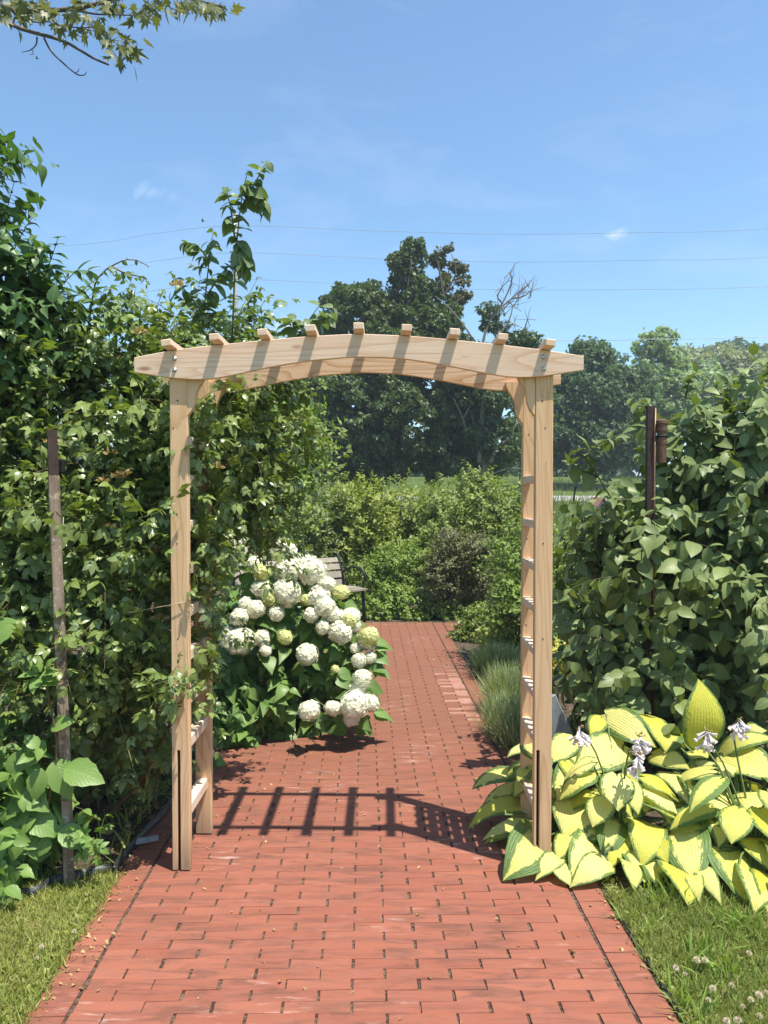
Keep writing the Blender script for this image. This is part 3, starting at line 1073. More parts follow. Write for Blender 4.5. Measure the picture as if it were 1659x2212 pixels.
obj('landing_sand', [(path_pt(SR + .126, 8.73)[0], 8.73, -.0065), (1.2, 8.73, -.0065), (1.2, 9.31, -.0065), (path_pt(SR + .126, 9.31)[0], 9.31, -.0065)], [(0, 1, 2, 3)], M['joint'], path, smooth=False)
o = obj('far_bricks', np.concatenate(sv), np.concatenate(sf), M['brick'], path, smooth=False, tint=np.concatenate(st))
o['kind'] = 'stuff'
# black plastic edging strips
def edging(pts, h, label):
    pts = curve(pts, 24)
    w = 0.006
    mb = MB()
    off = np.cross(unit(np.gradient(pts, axis=0)), (0, 0, 1))
    v, f = [], []
    for p, o in zip(pts, off):
        hz = h * (1 + rng.normal(0, .08))
        v += [p + o * w, p + o * w + (0, 0, hz), p - o * w + (0, 0, hz), p - o * w]
    for i in range(len(pts) - 1):
        for k in range(3):
            f.append((i * 4 + k, i * 4 + k + 1, i * 4 + 5 + k, i * 4 + 4 + k))
    f += [(0, 1, 2, 3), tuple(len(v) - 4 + k for k in (3, 2, 1, 0))]
    mb.add(v, f)
    body = mb
    lip = tube(pts + np.array([0, 0, h]), .006 if h > .02 else .004, 6)
    body.add(*lip)
    o = obj('garden_edging', np.concatenate(body.v), body.f, M['edging'], None, smooth=True)
    tag(o, label, 'edging', 'black plastic edging strips')


edging([(-2.6, 3.10, 0), G(0, 1938), G(120, 1908), G(238, 1882)], 0.028, 'black plastic edging strip between the lawn and the rose bed')
edging([G(246, 1893), G(262, 1862), G(318, 1800), G(372, 1738), path_pt(SL - .14, 4.6)], 0.034, 'black plastic edging strip along the shaded path side by the rose bed')
edging([path_pt(SR + .135, 0.6), path_pt(SR + .135, 2.2), path_pt(SR + .128, 2.92)], 0.004, 'thin black edging strip between the path and the clover lawn')
# torn corner piece of edging lying in the bed
o = MB().box((-1.10, 3.36, .01), (-1.00, 3.38, .035), .004, np.array(Matrix.Rotation(R(25), 3, 'Z'))).obj('plastic_scrap', M['grey_board'])
tag(o, 'torn grey plastic scrap lying in the bed by the path', 'scrap')

# ================================================================== ARBOR
FY = 3.13                       # front face of the front posts
PW, PD = 0.072, 0.038
RY = 3.47
BFY = FY - 0.021                # front beam front face
BRY = RY + PD                   # rear beam front face
XL, XR = -0.870, 0.613          # outer-left x of left posts, inner-left x of right posts
arbor = thing('garden_arbor', 'new cedar garden arbor with arched top and ladder sides over the brick path', 'arbor', (-0.1, 3.3, 0))
TOPZ = 2.03


def post(x0, y0, slot, z0=0.004):
    mb = MB()
    a, b = x0, x0 + PW
    if slot:
        s0, s1 = a + PW * slot[0], a + PW * slot[1]
        zs = 0.50
        mb.box((a, y0, zs), (b, y0 + PD, TOPZ + .09), .003)
        mb.box((a, y0, z0), (s0, y0 + PD, zs + .004), .002)
        mb.box((s1, y0, z0), (b, y0 + PD, zs + .004), .002)
        p = mb.obj('post', M['post_wood'], arbor)
        MB().box((s0 - .002, y0 + .020, z0), (s1 + .002, y0 + .026, zs + .01)).obj('anchor_stake', M['dark_steel'], p)
    else:
        mb.box((a, y0, z0), (b, y0 + PD, TOPZ + .09), .003)
        p = mb.obj('post', M['post_wood'], arbor)
    for z, r in ((1.93, .0035), (1.82, .003), (1.35, .003), (0.96, .003)):
        c = np.array([a + PW * .42 + rng.normal() * .006, y0 - .0005, z])
        v, f = tube([c + (0, .004, 0), c - (0, .0006, 0)], r, 8)
        obj('screw', v, f, M['rust'], p)
    return p


post(XL, FY, (0.30, 0.47)); post(XR + .002, FY, (0.14, 0.32))
post(XL + .012, RY, None); post(XR + .012, RY, None)

TOP = [(290, 772), (343, 761.5), (385, 754), (451, 746.5), (555, 736), (653, 727), (762, 721), (788, 721), (890, 725.5), (973, 733), (1075.6, 743.6), (1171.5, 755), (1211, 761), (1261, 769)]
BOT = [(290, 804), (363, 816), (418, 820), (461, 819), (504, 810), (577, 794), (666, 779), (762, 770.5), (790, 770.5), (867, 774), (953, 787), (1032.6, 803), (1075.6, 811), (1099, 815), (1148.5, 815.4), (1188, 810.5), (1261, 799)]
topc = np.array([P(x, y, BFY)[[0, 2]] for x, y in TOP]); botc = np.array([P(x, y, BFY)[[0, 2]] for x, y in BOT])


def beam_z(x, which):
    c = topc if which else botc
    return np.interp(x, c[:, 0], c[:, 1])


bx = np.linspace(topc[0, 0], topc[-1, 0], 61)
_k = np.array([1, 2, 3, 2, 1.]) / 9
def smooth(a):
    p = np.concatenate([[2 * a[0] - a[2], 2 * a[0] - a[1]], a, [2 * a[-1] - a[-2], 2 * a[-1] - a[-3]]])
    return np.convolve(p, _k, 'valid')
bt_z, bb_z = smooth(beam_z(bx, 1)), smooth(beam_z(bx, 0))


def beam(y0, th, dz=0.0, mat='beam_wood'):
    ch = 0.002
    v, f = [], []
    n = len(bx)
    for x, zt, zb in zip(bx, bt_z + dz, bb_z + dz):
        v += [(x, y0, zb + ch), (x, y0, zt - ch), (x, y0 + ch, zt), (x, y0 + th - ch, zt), (x, y0 + th, zt - ch), (x, y0 + th, zb + ch), (x, y0 + th - ch, zb), (x, y0 + ch, zb)]
    for i in range(n - 1):
        for k in range(8):
            k2 = (k + 1) % 8
            f.append((i * 8 + k, (i + 1) * 8 + k, (i + 1) * 8 + k2, i * 8 + k2))
    f += [tuple(range(8)), tuple((n - 1) * 8 + k for k in range(8))[::-1]]
    return obj('beam', v, f, M[mat], arbor, smooth=False)


fb = beam(BFY, 0.0205); fb['label'] = 'front arched beam with four bolt heads'
rb = beam(BRY, 0.0205, 0.0, 'rear_wood'); rb['label'] = 'rear arched beam with swirling grain'
for (x, y) in ((377, 775), (377, 799.5), (1173, 771), (1175, 797)):
    c = P(x, y, BFY)
    mb = MB()
    mb.tube([c + (0, .004, 0), c - (0, .0015, 0)], .0095, 12)
    mb.tube([c - (0, .001, 0), c - (0, .0045, 0), c - (0, .0065, 0), c - (0, .0072, 0)], [.0074, .0070, .0045, .001], 10)
    mb.obj('bolt', M['bolt'], fb, smooth=True)

# nine cross slats lying on the two beams
SY0, SY1 = 3.025, BRY + 0.0205 + .075
for k in range(9):
    xc = P(360 + k * 103.6, 745, 3.03)[0] + 0.0
    sw, sh = 0.041, 0.026
    z = np.interp(xc, bx, bt_z) + 0.0015
    slope = (np.interp(xc + .02, bx, bt_z) - np.interp(xc - .02, bx, bt_z)) / .04
    o = MB().box((xc - sw / 2, SY0, z), (xc + sw / 2, SY1, z + sh), .0025, np.array(Matrix.Rotation(-math.atan(slope) * .9, 3, 'Y')), (xc, 3.2, z)).obj('slat', M['slat_wood'], arbor)

# S-curved corner braces
def brace(x_in, sgn, y0):
    """x_in: the post's inner face; sgn +1 reaches towards +x"""
    prof = [(0.078, 1.0), (0.076, .93), (0.066, .80), (0.049, .66), (0.037, .54), (0.033, .42), (0.031, .30), (0.022, .17), (0.008, .06), (0.0, 0.0)]
    zt, h = 2.055, 0.185
    outer = [(x_in + sgn * a, zt - h + h * b) for a, b in prof]
    pts = outer + [(x_in + sgn * .0005, zt - h), (x_in + sgn * .0005, zt)]
    pts = outer + [(x_in, zt)]
    n = len(pts)
    v = [(x, y0, z) for x, z in pts] + [(x, y0 + .034, z) for x, z in pts]
    f = [tuple(range(n)) if sgn < 0 else tuple(range(n))[::-1], tuple(range(n, 2 * n))[::-1] if sgn < 0 else tuple(range(n, 2 * n))]
    for i in range(n):
        j = (i + 1) % n
        q = (i, i + n, j + n, j)
        f.append(q if sgn < 0 else q[::-1])
    obj('corner_brace', v, f, M['post_wood'], arbor, smooth=False)


for y0 in (FY + .002, RY + .002):
    dx = 0 if y0 < 3.3 else .012
    brace(XL + PW + dx, 1, y0)
    brace(XR + dx, -1, y0)

# ladder rungs and thin outer strips on both sides
ZR = [1.79, 1.632, 1.443, 1.265, 1.089, 0.908, 0.727, 0.543, 0.262]
for side in (0, 1):
    xa = (XL + .022) if side == 0 else (XR + .013)
    for z in ZR:
        if side == 1 and z > 1.7: continue
        th, wd = (0.046, .046) if side == 0 else (0.035, .036)
        MB().box((xa, FY + PD + .0005, z - th), (xa + wd, RY - .0005, z), .003).obj('rung', M['rung_wood'], arbor)
    xo = XL + .004 if side == 0 else XR + PW - .006
    for q in range(3):
        yy = FY + PD + .048 + q * .081
        MB().box((xo - (.012 if side == 0 else 0), yy, 0.16), (xo + (0 if side == 0 else .012), yy + .034, 1.84), .002).obj('lattice_strip', M['strip_wood'], arbor)

# twine tied round a post
tw = curve([P(270, 1325, 3.25), P(335, 1313, 3.17), P(402, 1300, 3.12), P(409, 1297, 3.125), P(409, 1300, 3.18), P(366, 1310, 3.185), P(365, 1308, 3.122), P(404, 1302, 3.122), P(416, 1315, 3.13)], 24)
v, f = tube(tw, .0016, 5)
tag(obj('twine', v, f, M['twine']), 'tan twine tying a rose cane to the arbor post', 'twine')

# ================================================================== STAKES, LANTERN, BIRDHOUSE, BENCH
# weathered stake on the rose side, leaning
st = thing('wooden_stake', 'tall weathered wooden stake with brown metal cap leaning before the rose', 'stake', G(150, 1905))
b0, b1 = G(150, 1905), P(112, 930, 3.1)
ax = unit(b1 - b0)
mb = MB()
def prism(b0, b1, w, ang, n=18, jag=0.0):
    v, f = [], []
    for i, t in enumerate(np.linspace(0, 1, n)):
        c = b0 + (b1 - b0) * t
        for k in range(4):
            a = ang + k * math.pi / 2 + math.pi / 4
            rr = w / math.sqrt(2) * (1 + (rng.normal() * jag if 0 < i < n - 1 else 0))
            v.append(c + np.array([math.cos(a) * rr, math.sin(a) * rr, 0]))
    for i in range(n - 1):
        for k in range(4):
            k2 = (k + 1) % 4
            f.append((i * 4 + k, i * 4 + k2, i * 4 + 4 + k2, i * 4 + 4 + k))
    f += [(3, 2, 1, 0), tuple((n - 1) * 4 + k for k in range(4))]
    return v, f
v, f = prism(b0 - (0, 0, .03), b0 + (b1 - b0) * .9, .040, R(28), 22, .05)
obj('shaft', v, f, M['old_wood'], st, smooth=False)
v, f = prism(b0 + (b1 - b0) * .895, b1, .037, R(28), 6, .01)
obj('cap', v, f, M['rust'], st, smooth=False)
cb = b0 + (b1 - b0) * .93
MB().box(cb + (-.022, .022, -.045), cb + (.032, .045, .015), .006).obj('bracket', M['dark_steel'], st)
v, f = prism(b0 + (-.022, .03, -.02), b0 + (b1 - b0) * .33 + (-.022, .032, 0), .030, R(28), 8, .04)
obj('splint', v, f, M['rust'], st, smooth=False)

# rusty stake with a copper lantern in the broad-leaved shrub
LY = 4.02
lx = P(1408, 878, LY)
sk = thing('lantern_stake', 'rusty iron stake carrying a banded copper lantern in the broad-leaved shrub', 'stake', (lx[0] - .02, LY, 0))
MB().box((lx[0] - .028, LY - .02, 0), (lx[0] + .006, LY - .014, lx[2]), .001).box((lx[0] - .028, LY - .014, 0), (lx[0] - .022, LY + .012, lx[2]), .001).obj('angle_iron', M['rust'], sk)
v, f = tube([(lx[0] + .014, LY - .02, .3), (lx[0] + .008, LY - .02, 1.2), (lx[0] + .012, LY - .02, lx[2] - .01)], .006, 6)
obj('rod', v, f, M['copper'], sk)
lc = P(1429, 952, LY - .02)
L = MB()
zc = lc[2]
prof = [(0.0, -.115), (.024, -.115), (.026, -.02), (.029, -.018), (.029, .0), (.026, .002), (.026, .045), (.030, .047), (.030, .07), (.027, .072), (.027, .085), (.034, .087), (.033, .103), (.014, .112), (.0, .113)]
pv_, pf_ = [], []
for (r_, z_) in prof:
    for k in range(14):
        a = 2 * math.pi * k / 14
        pv_.append((lc[0] + r_ * math.cos(a), lc[1] + r_ * math.sin(a), zc + z_))
for i in range(len(prof) - 1):
    for k in range(14):
        pf_.append((i * 14 + k, i * 14 + (k + 1) % 14, i * 14 + 14 + (k + 1) % 14, i * 14 + 14 + k))
lan = thing('copper_lantern', None, None, (lc[0], lc[1], zc)); lan.parent = sk; lan.location = Vector((lc[0], lc[1], zc)) - sk.location
obj('lantern_body', pv_, pf_, M['copper'], lan, smooth=False)
v, f = tube([(lc[0] + .027 * math.cos(a), lc[1] + .027 * math.sin(a), zc + .022) for a in np.linspace(0, 2 * math.pi, 15)], .006, 5, False)
obj('lantern_band', v, f, M['dark_steel'], lan)
MB().box((lc[0] - .036, lc[1] - .004, zc + .02), (lc[0] - .02, lc[1] + .004, zc + .04)).obj('clip', M['bolt'], lan)

# birdhouse far behind
bc = P(1291, 1094, 9.6)
bh = thing('birdhouse', 'small weathered pink-grey birdhouse with pitched roof beside the bright shrub', 'birdhouse', (bc[0], bc[1], 0))
w_, d_, h_ = .075, .075, .11
rotb = np.array(Matrix.Rotation(R(28), 3, 'Z'))
def rb_(pts): return (np.array(pts, float) @ rotb.T) + bc
body = [(-w_, -d_, -h_), (w_, -d_, -h_), (w_, d_, -h_), (-w_, d_, -h_), (-w_, -d_, .02), (w_, -d_, .02), (w_, d_, .02), (-w_, d_, .02), (0, -d_, .10), (0, d_, .10)]
bf = [(3, 2, 1, 0), (0, 1, 5, 8, 4), (2, 3, 7, 9, 6), (1, 2, 6, 5), (3, 0, 4, 7), (5, 6, 9, 8), (7, 4, 8, 9)]
obj('box', rb_(body), bf, M['house_wood'], bh, smooth=False)
for sg in (-1, 1):
    q = [(0, -d_ - .03, .118), (0, d_ + .03, .118), (sg * (w_ + .045), d_ + .03, -.015), (sg * (w_ + .045), -d_ - .03, -.015)]
    q2 = [(a, b, c - .014) for a, b, c in q]
    obj('roof', rb_(q + q2), [(0, 1, 2, 3), (7, 6, 5, 4), (0, 3, 7, 4), (1, 5, 6, 2), (2, 6, 7, 3), (0, 4, 5, 1)], M['house_roof'], bh, smooth=False)
c0 = rb_([(0, -d_ - .001, .01)])[0]; nrm_ = rotb @ np.array([0, -1, 0])
v, f = tube([c0, c0 + nrm_ * .003], .018, 12)
obj('entrance_hole', v, f, M['dark_steel'], bh)
v, f = tube([(bc[0], bc[1], 0), (bc[0], bc[1], bc[2] - h_)], .02, 6)
obj('pole', v, f, M['old_wood'], bh)
v, f = tube([G(1240, 1230), P(1240, 1110, 8.6), P(1250, 1010, 8.6)], .011, 6)
v, f = tube(curve([(P(1236, 1100, 8.6)[0], 8.6, 0), P(1238, 1100, 8.6), P(1254, 1005, 8.6)], 10), .010, 6)
tag(obj('plant_support', v, f, M['dark_steel']), 'thin dark plant support rod leaning in front of the meadow', 'rod')

# bench
BN = np.array([-0.47, 9.62, 0.0])
bench = thing('park_bench', 'brown slatted park bench with black metal arms behind the hydrangea', 'bench', BN)
ang = R(38)                                   # faces towards the path
Rb = np.array([[math.cos(ang), -math.sin(ang), 0], [math.sin(ang), math.cos(ang), 0], [0, 0, 1]])
def B(p): return np.asarray(p, float) @ Rb.T + BN
# local: x along the bench (right end at 0, runs to -1.5), y back(+)/front(-)
LB = 1.5
backc = [(.03, .405), (.055, .50), (.085, .60), (.125, .69), (.175, .765)]
seatc = [(-.43, .395), (-.34, .405), (-.25, .405), (-.16, .40), (-.07, .395)]
for i in range(4):
    (y0, z0), (y1, z1) = backc[i], backc[i + 1]
    g = .012
    dy, dz = y1 - y0, z1 - z0; ln = math.hypot(dy, dz); ty, tz = dy / ln, dz / ln
    a0 = np.array([y0 + ty * g, z0 + tz * g]); a1 = np.array([y1 - ty * g, z1 - tz * g]); nn = np.array([tz, -ty]) * .024
    q = [a0, a1, a1 + nn, a0 + nn]
    v = [(x, p[0], p[1]) for x in (-LB, -.03) for p in q]
    obj('back_slat', B(v), [(0, 1, 2, 3), (7, 6, 5, 4), (0, 4, 5, 1), (1, 5, 6, 2), (2, 6, 7, 3), (3, 7, 4, 0)], M['bench_slat'], bench, smooth=False)
for (y, z) in seatc:
    v = [(x, y + a, z + b) for x in (-LB, -.03) for a, b in ((-.04, 0), (.04, 0), (.04, .022), (-.04, .022))]
    obj('seat_slat', B(v), [(0, 1, 2, 3), (7, 6, 5, 4), (0, 4, 5, 1), (1, 5, 6, 2), (2, 6, 7, 3), (3, 7, 4, 0)], M['bench_slat'], bench, smooth=False)
for x in (-.012, -LB - .02):
    mb = MB()
    fr_ = curve([(x, -.46, .40), (x, -.2, .385), (x, .0, .385), (x, .05, .47), (x, .10, .61), (x, .175, .775), (x, .19, .79)], 24)
    v, f = tube(B(fr_), .020, 6); obj('end_frame', v, f, M['bench_metal'], bench)
    am = curve([(x, .085, .56), (x, -.05, .63), (x, -.22, .655), (x, -.36, .62), (x, -.40, .53), (x, -.36, .44), (x, -.33, .40)], 24)
    v, f = tube(B(am), .014, 6); obj('armrest', v, f, M['bench_metal'], bench)
    for yy, yt in ((-.40, -.36), (.10, .02)):
        v, f = tube(B([(x, yy, 0), (x, yt, .39)]), .022, 6); obj('leg', v, f, M['bench_metal'], bench)
v, f = tube(B([(-LB, -.2, .20), (-.01, -.2, .20)]), .015, 6); obj('stretcher', v, f, M['bench_metal'], bench)

# grey weathered board under the broad-leaved shrub
gb = P(1212, 1530, 4.0)
o = MB().box(gb + (-.05, -.01, -.35), gb + (.06, .02, .07), .004, np.array(Matrix.Rotation(R(-24), 3, 'Y'))).obj('grey_board', M['grey_board'])
tag(o, 'grey weathered board propped behind the arbor post under the shrub', 'board')

# ================================================================== POWER LINE
pl = thing('utility_pole', 'tall grey wooden utility pole rising behind the rose shoots', 'pole', (P(508, 1000, 42)[0], 42, float(ground_z(0, 42)) - .3))
ptop = P(508, 462, 42)
v, f = tube([(ptop[0], 42, float(ground_z(0, 42)) - .3), (ptop[0], 42, 9), ptop], [.17, .15, .115], 10)
obj('shaft', v, f, M['pole_wood'], pl)
for i, yy in enumerate((488, 546, 604, 705)):
    c = P(508, yy, 42)
    v, f = tube([c + (-.25, -.14, 0), c + (.1, -.14, .04)], .05, 6)
    obj('insulator', v, f, M['bolt'], pl)
WL = [('topmost of the thin power lines crossing the sky', [(508, 488, 42), (330, 505, 48), (130, 532, 56), (-400, 560, 75)], [(508, 486, 42), (820, 499, 42), (1100, 506, 41), (1400, 502, 39), (1659, 494, 37), (2500, 430, 32)], 'wire', .011),
      ('second power line from the top crossing the sky', [(508, 546, 42), (330, 565, 48), (130, 590, 56), (-400, 612, 75)], [(508, 544, 42), (820, 559, 42), (1100, 566, 41), (1400, 562, 39), (1659, 556, 37), (2500, 500, 32)], 'wire', .011),
      ('third power line from the top crossing behind the maple', [(508, 604, 42), (330, 628, 48), (130, 650, 56), (-400, 665, 75)], [(508, 602, 42), (820, 618, 42), (1100, 626, 41), (1400, 625, 39), (1659, 619, 37), (2500, 575, 32)], 'wire', .011),
      ('lowest and brightest power line, just above the far trees', [(508, 705, 42), (130, 730, 56), (-400, 740, 75)], [(508, 705, 42), (820, 727, 42), (1200, 736, 40), (1400, 733, 38), (1659, 727, 36), (2500, 690, 31)], 'pale_wire', .016)]
for lab, a, b, mt, r_ in WL:
    pts = curve([P(*q) for q in a[::-1]] + [P(*q) for q in b[1:]], 40)
    v, f = tube(pts, r_, 4)
    tag(obj('power_line', v, f, M[mt]), lab, 'power line', 'power lines')
# ================================================================== VEGETATION
def base_of(ells):
    c = ells[0][0]
    return (c[0], c[1], 0.0)


# ---- far trees -----------------------------------------------------
def tree(name, label, bx, by, r0, ells, clumps, clump_r, per, size, mat, height, group=None, limbs=6, bark='bark', back=.5, shell=(.45, 1.0), tn=4, lean=(0, 0)):
    gz = float(ground_z(bx, by)) - .1
    t = thing(name, label, 'tree', (bx, by, gz), group)
    top = np.array([bx + lean[0], by + lean[1], gz + height * .8])
    pts = curve([(bx, by, gz), (bx + lean[0] * .3 + rng.normal() * .1, by, gz + height * .35), top], 12)
    v, f = tube(pts, np.linspace(r0, r0 * .25, len(pts)), 8)
    obj('trunk', v, f, M[bark], t)
    lim = MB()
    for k in range(limbs):
        c, r = ells[k % len(ells)]
        tgt = c + sphere_dirs(1)[0] * r * .75
        s = pts[int(len(pts) * rng.uniform(.35, .85))]
        q = curve([s, (s + tgt) / 2 + np.array([0, 0, .12 * height * rng.random()]), tgt], 8)
        lim.tube(q, np.linspace(r0 * .4, r0 * .07, len(q)), 5)
    lim.obj('limbs', M[bark], t, smooth=True)
    tm = [tuft_leaf(k, tn) for k in range(4)]
    o, fr, s, ti = crown(ells, clumps, clump_r, per, size, .7, shell, back)
    v, f, u, tt = stamp(tm, o, fr, s, ti)
    obj('crown', v, f, M[mat], t, uv=u, tint=tt)
    return t


D = 25
tree('maple_tree', 'large dark maple standing behind the arch of the arbor', P(800, 1000, D)[0], D, .30,
     [ell(850, 760, D, 130, 90, 2.0), ell(765, 680, D - .5, 70, 62, 1.3), ell(705, 665, D, 16, 40, .5), ell(868, 580, D, 30, 34, .6), ell(893, 548, D, 26, 22, .5), ell(885, 632, D, 42, 40, .7), ell(930, 650, D, 32, 40, .6),
      ell(950, 700, D - .5, 40, 45, .9), ell(890, 700, D - .5, 50, 45, 1.1), ell(770, 890, D - .3, 110, 120, 2.2), ell(880, 910, D - .6, 125, 100, 2.2), ell(1000, 900, D - .8, 70, 110, 1.5), ell(715, 790, D, 40, 90, 1.3), ell(800, 985, D - .5, 130, 50, 1.8), ell(960, 990, D - .5, 110, 50, 1.8), ell(730, 990, D - .5, 60, 45, 1.4), ell(1060, 985, D - .8, 60, 45, 1.2), ell(800, 655, D, 40, 45, .8)],
     950, .28, 44, .17, 'maple', 7.6, 'trees beyond the garden', 16, 'bark')
bm = bpy.data.objects['maple_tree']
o, fr, s, ti = crown([ell(945, 560, D, 12, 14, .2), ell(972, 545, D, 14, 13, .2), ell(990, 578, D, 14, 12, .2), ell(1000, 606, D, 14, 12, .2), ell(985, 650, D, 16, 20, .3), ell(958, 615, D, 16, 26, .3), ell(1005, 640, D, 9, 9, .2)], 60, .13, 16, .15)
v, f, u, tt = stamp([tuft_leaf(k, 4) for k in range(4)], o, fr, s, ti)
obj('sparse_crown', v, f, M['maple_dry'], bm, uv=u, tint=tt)
mb = MB()
for q in ([(900, 760), (930, 690), (958, 640), (985, 590), (975, 548)], [(930, 690), (975, 660), (1003, 640)], [(958, 640), (950, 590), (945, 562)], [(985, 610), (1000, 604)], [(860, 740), (840, 700), (790, 660)], [(895, 720), (880, 640), (890, 560)]):
    c = curve([P(x, y, D - .6) for x, y in q], 10)
    mb.tube(c, np.linspace(.05, .012, len(c)), 5)
mb.obj('bare_limbs', M['bark'], bm, smooth=True)
tree('maple_tree', 'half-bare maple with grey dead limbs beside the big dark maple', P(1040, 1000, 23)[0], 23, .17,
     [ell(1010, 780, 23, 60, 60, .9), ell(1050, 850, 23, 60, 70, 1.0), ell(1055, 690, 23, 30, 26, .4), ell(1110, 730, 23, 40, 25, .5), ell(1075, 950, 23, 60, 50, 1.0), ell(1140, 740, 23.2, 35, 18, .5)],
     140, .26, 34, .15, 'maple', 4.6, 'trees beyond the garden', 8, 'dead_bark')
dead = bpy.data.objects['maple_tree.001']
mb = MB()
for q in ([(1035, 1000), (1042, 900), (1046, 820), (1040, 760), (1060, 690), (1105, 645), (1140, 615)], [(1060, 690), (1085, 655), (1105, 610), (1102, 588)],
          [(1105, 645), (1130, 640), (1148, 628)], [(1085, 655), (1075, 640), (1085, 620)], [(1040, 760), (1000, 700), (965, 660), (940, 640)], [(1075, 730), (1100, 690), (1108, 660)], [(1130, 720), (1140, 690)],
          [(1060, 1000), (1072, 970), (1100, 945), (1112, 920), (1125, 912)], [(1085, 955), (1110, 957), (1125, 950)], [(1055, 1028), (1085, 1016), (1125, 1012)], [(980, 860), (1000, 905), (1010, 940)], [(1000, 905), (1020, 870)]):
    pts = curve([P(x, y, 22.6) for x, y in q], 14)
    thick = .08 if len(q) > 6 or (q[0][0] == 1060 and q[0][1] == 1000) else .032
    mb.tube(pts, np.linspace(thick, .012, len(pts)), 5)
for q in ((1140, 615), (1148, 628), (1105, 610), (1102, 588), (1085, 620), (1108, 660), (1140, 690), (1120, 640), (1095, 660), (1128, 625), (1075, 660), (1112, 700)):
    for k in range(4):
        a = P(*q, 22.6); b = a + np.array([rng.normal(.12, .22), rng.normal() * .2, abs(rng.normal(.25, .16))])
        mb.tube([a - (b - a) * .6, a, (a + b) / 2 + rng.normal(0, .03, 3), b], [.012, .010, .008, .004], 3, False)
mb.obj('dead_limbs', M['dead_bark'], dead, smooth=True)

tree('dark_tree', 'dark green tree showing under the left of the arch', P(620, 1000, 30)[0], 30, .22,
     [ell(640, 900, 30, 80, 75, 2.0), ell(560, 930, 30, 80, 80, 1.8), ell(690, 950, 30, 60, 70, 1.2), ell(600, 990, 30, 110, 50, 1.5)], 260, .5, 40, .22, 'tree_a', 4.6, 'trees beyond the garden')
tree('round_tree', 'dense round dark green tree beside the right end of the beam', P(1270, 1000, 37)[0], 37, .26,
     [ell(1280, 860, 37, 90, 95, 2.4), ell(1270, 790, 37, 55, 50, 1.5), ell(1350, 880, 37, 55, 85, 1.7), ell(1210, 900, 37, 60, 95, 1.8), ell(1150, 920, 36, 50, 100, 1.6), ell(1290, 950, 36.5, 110, 70, 2.2)], 520, .55, 44, .24, 'tree_a', 6.4, 'trees beyond the garden')
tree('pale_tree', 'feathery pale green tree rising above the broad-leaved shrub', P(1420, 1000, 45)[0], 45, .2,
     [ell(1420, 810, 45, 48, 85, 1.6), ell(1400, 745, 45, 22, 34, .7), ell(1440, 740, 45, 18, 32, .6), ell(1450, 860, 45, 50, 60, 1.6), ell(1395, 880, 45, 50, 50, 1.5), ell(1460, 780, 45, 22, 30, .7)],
     190, .45, 20, .30, 'tree_hazed', 8.0, 'trees beyond the garden', 8)
for i, (x, y, rx, ry, mt, dd, lb) in enumerate(((1530, 800, 75, 48, 'tree_hazed_olive', 70, 'olive green far tree in the line behind the feathery tree'),
                                            (1600, 815, 70, 50, 'tree_hazed_olive', 66, 'olive green far tree nearest the photo edge'),
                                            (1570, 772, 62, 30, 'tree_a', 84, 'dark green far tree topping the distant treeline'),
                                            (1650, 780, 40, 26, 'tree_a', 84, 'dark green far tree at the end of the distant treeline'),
                                            (1490, 850, 60, 60, 'tree_hazed', 60, 'pale far tree low beside the feathery tree'))):
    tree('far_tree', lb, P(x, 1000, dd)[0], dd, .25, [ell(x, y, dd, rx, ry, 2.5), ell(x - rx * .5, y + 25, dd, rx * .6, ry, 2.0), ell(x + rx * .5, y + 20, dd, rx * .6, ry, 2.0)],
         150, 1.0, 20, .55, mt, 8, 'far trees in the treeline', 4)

# a far-off wood closing the horizon
e = [(np.array([x, 58 + 6 * math.sin(x), float(ground_z(x, 58)) + .6]), np.array([4.5, 2.5, 2.2 + 1.2 * math.sin(x * 1.7)])) for x in np.arange(-60, 61, 5.0)]
o, fr, s, ti = crown(e, 900, .9, 16, .6, .8, (.4, 1.0), .4)
v, f, u, tt = stamp([tuft_leaf(k, 4) for k in range(4)], o, fr, s, ti)
tag(obj('far_wood', v, f, M['tree_a'], uv=u, tint=tt), 'low far-off wood along the top of the meadow', kind='stuff')

# ---- meadow grass --------------------------------------------------
n = 30000
yy = 13 + 30 * rng.random(n) ** 1.6
xx = rng.uniform(-.36, .36, n) * yy
keep = ~((yy > 28.0) & (yy < 33.0))
xx, yy = xx[keep], yy[keep]; n = len(xx)
zz = ground_z(xx, yy)
org = np.stack([xx, yy, zz - .02], 1)
ax = unit(np.stack([rng.normal(0, .3, n), rng.normal(0, .3, n), np.ones(n)], 1))
h = rng.uniform(.35, .8, n) * np.where(yy < 28, 1, .6)
v, f, u, t = stamp([blade(.25, .018), blade(.5, .015)], org, frames(ax, rng.normal(0, 1, (n, 3))), h, rng.random(n))
tag(obj('meadow_grass', v, f, M['meadow'], uv=u, tint=t), 'tall unmown meadow grass on the rise beyond the hedge', kind='stuff')

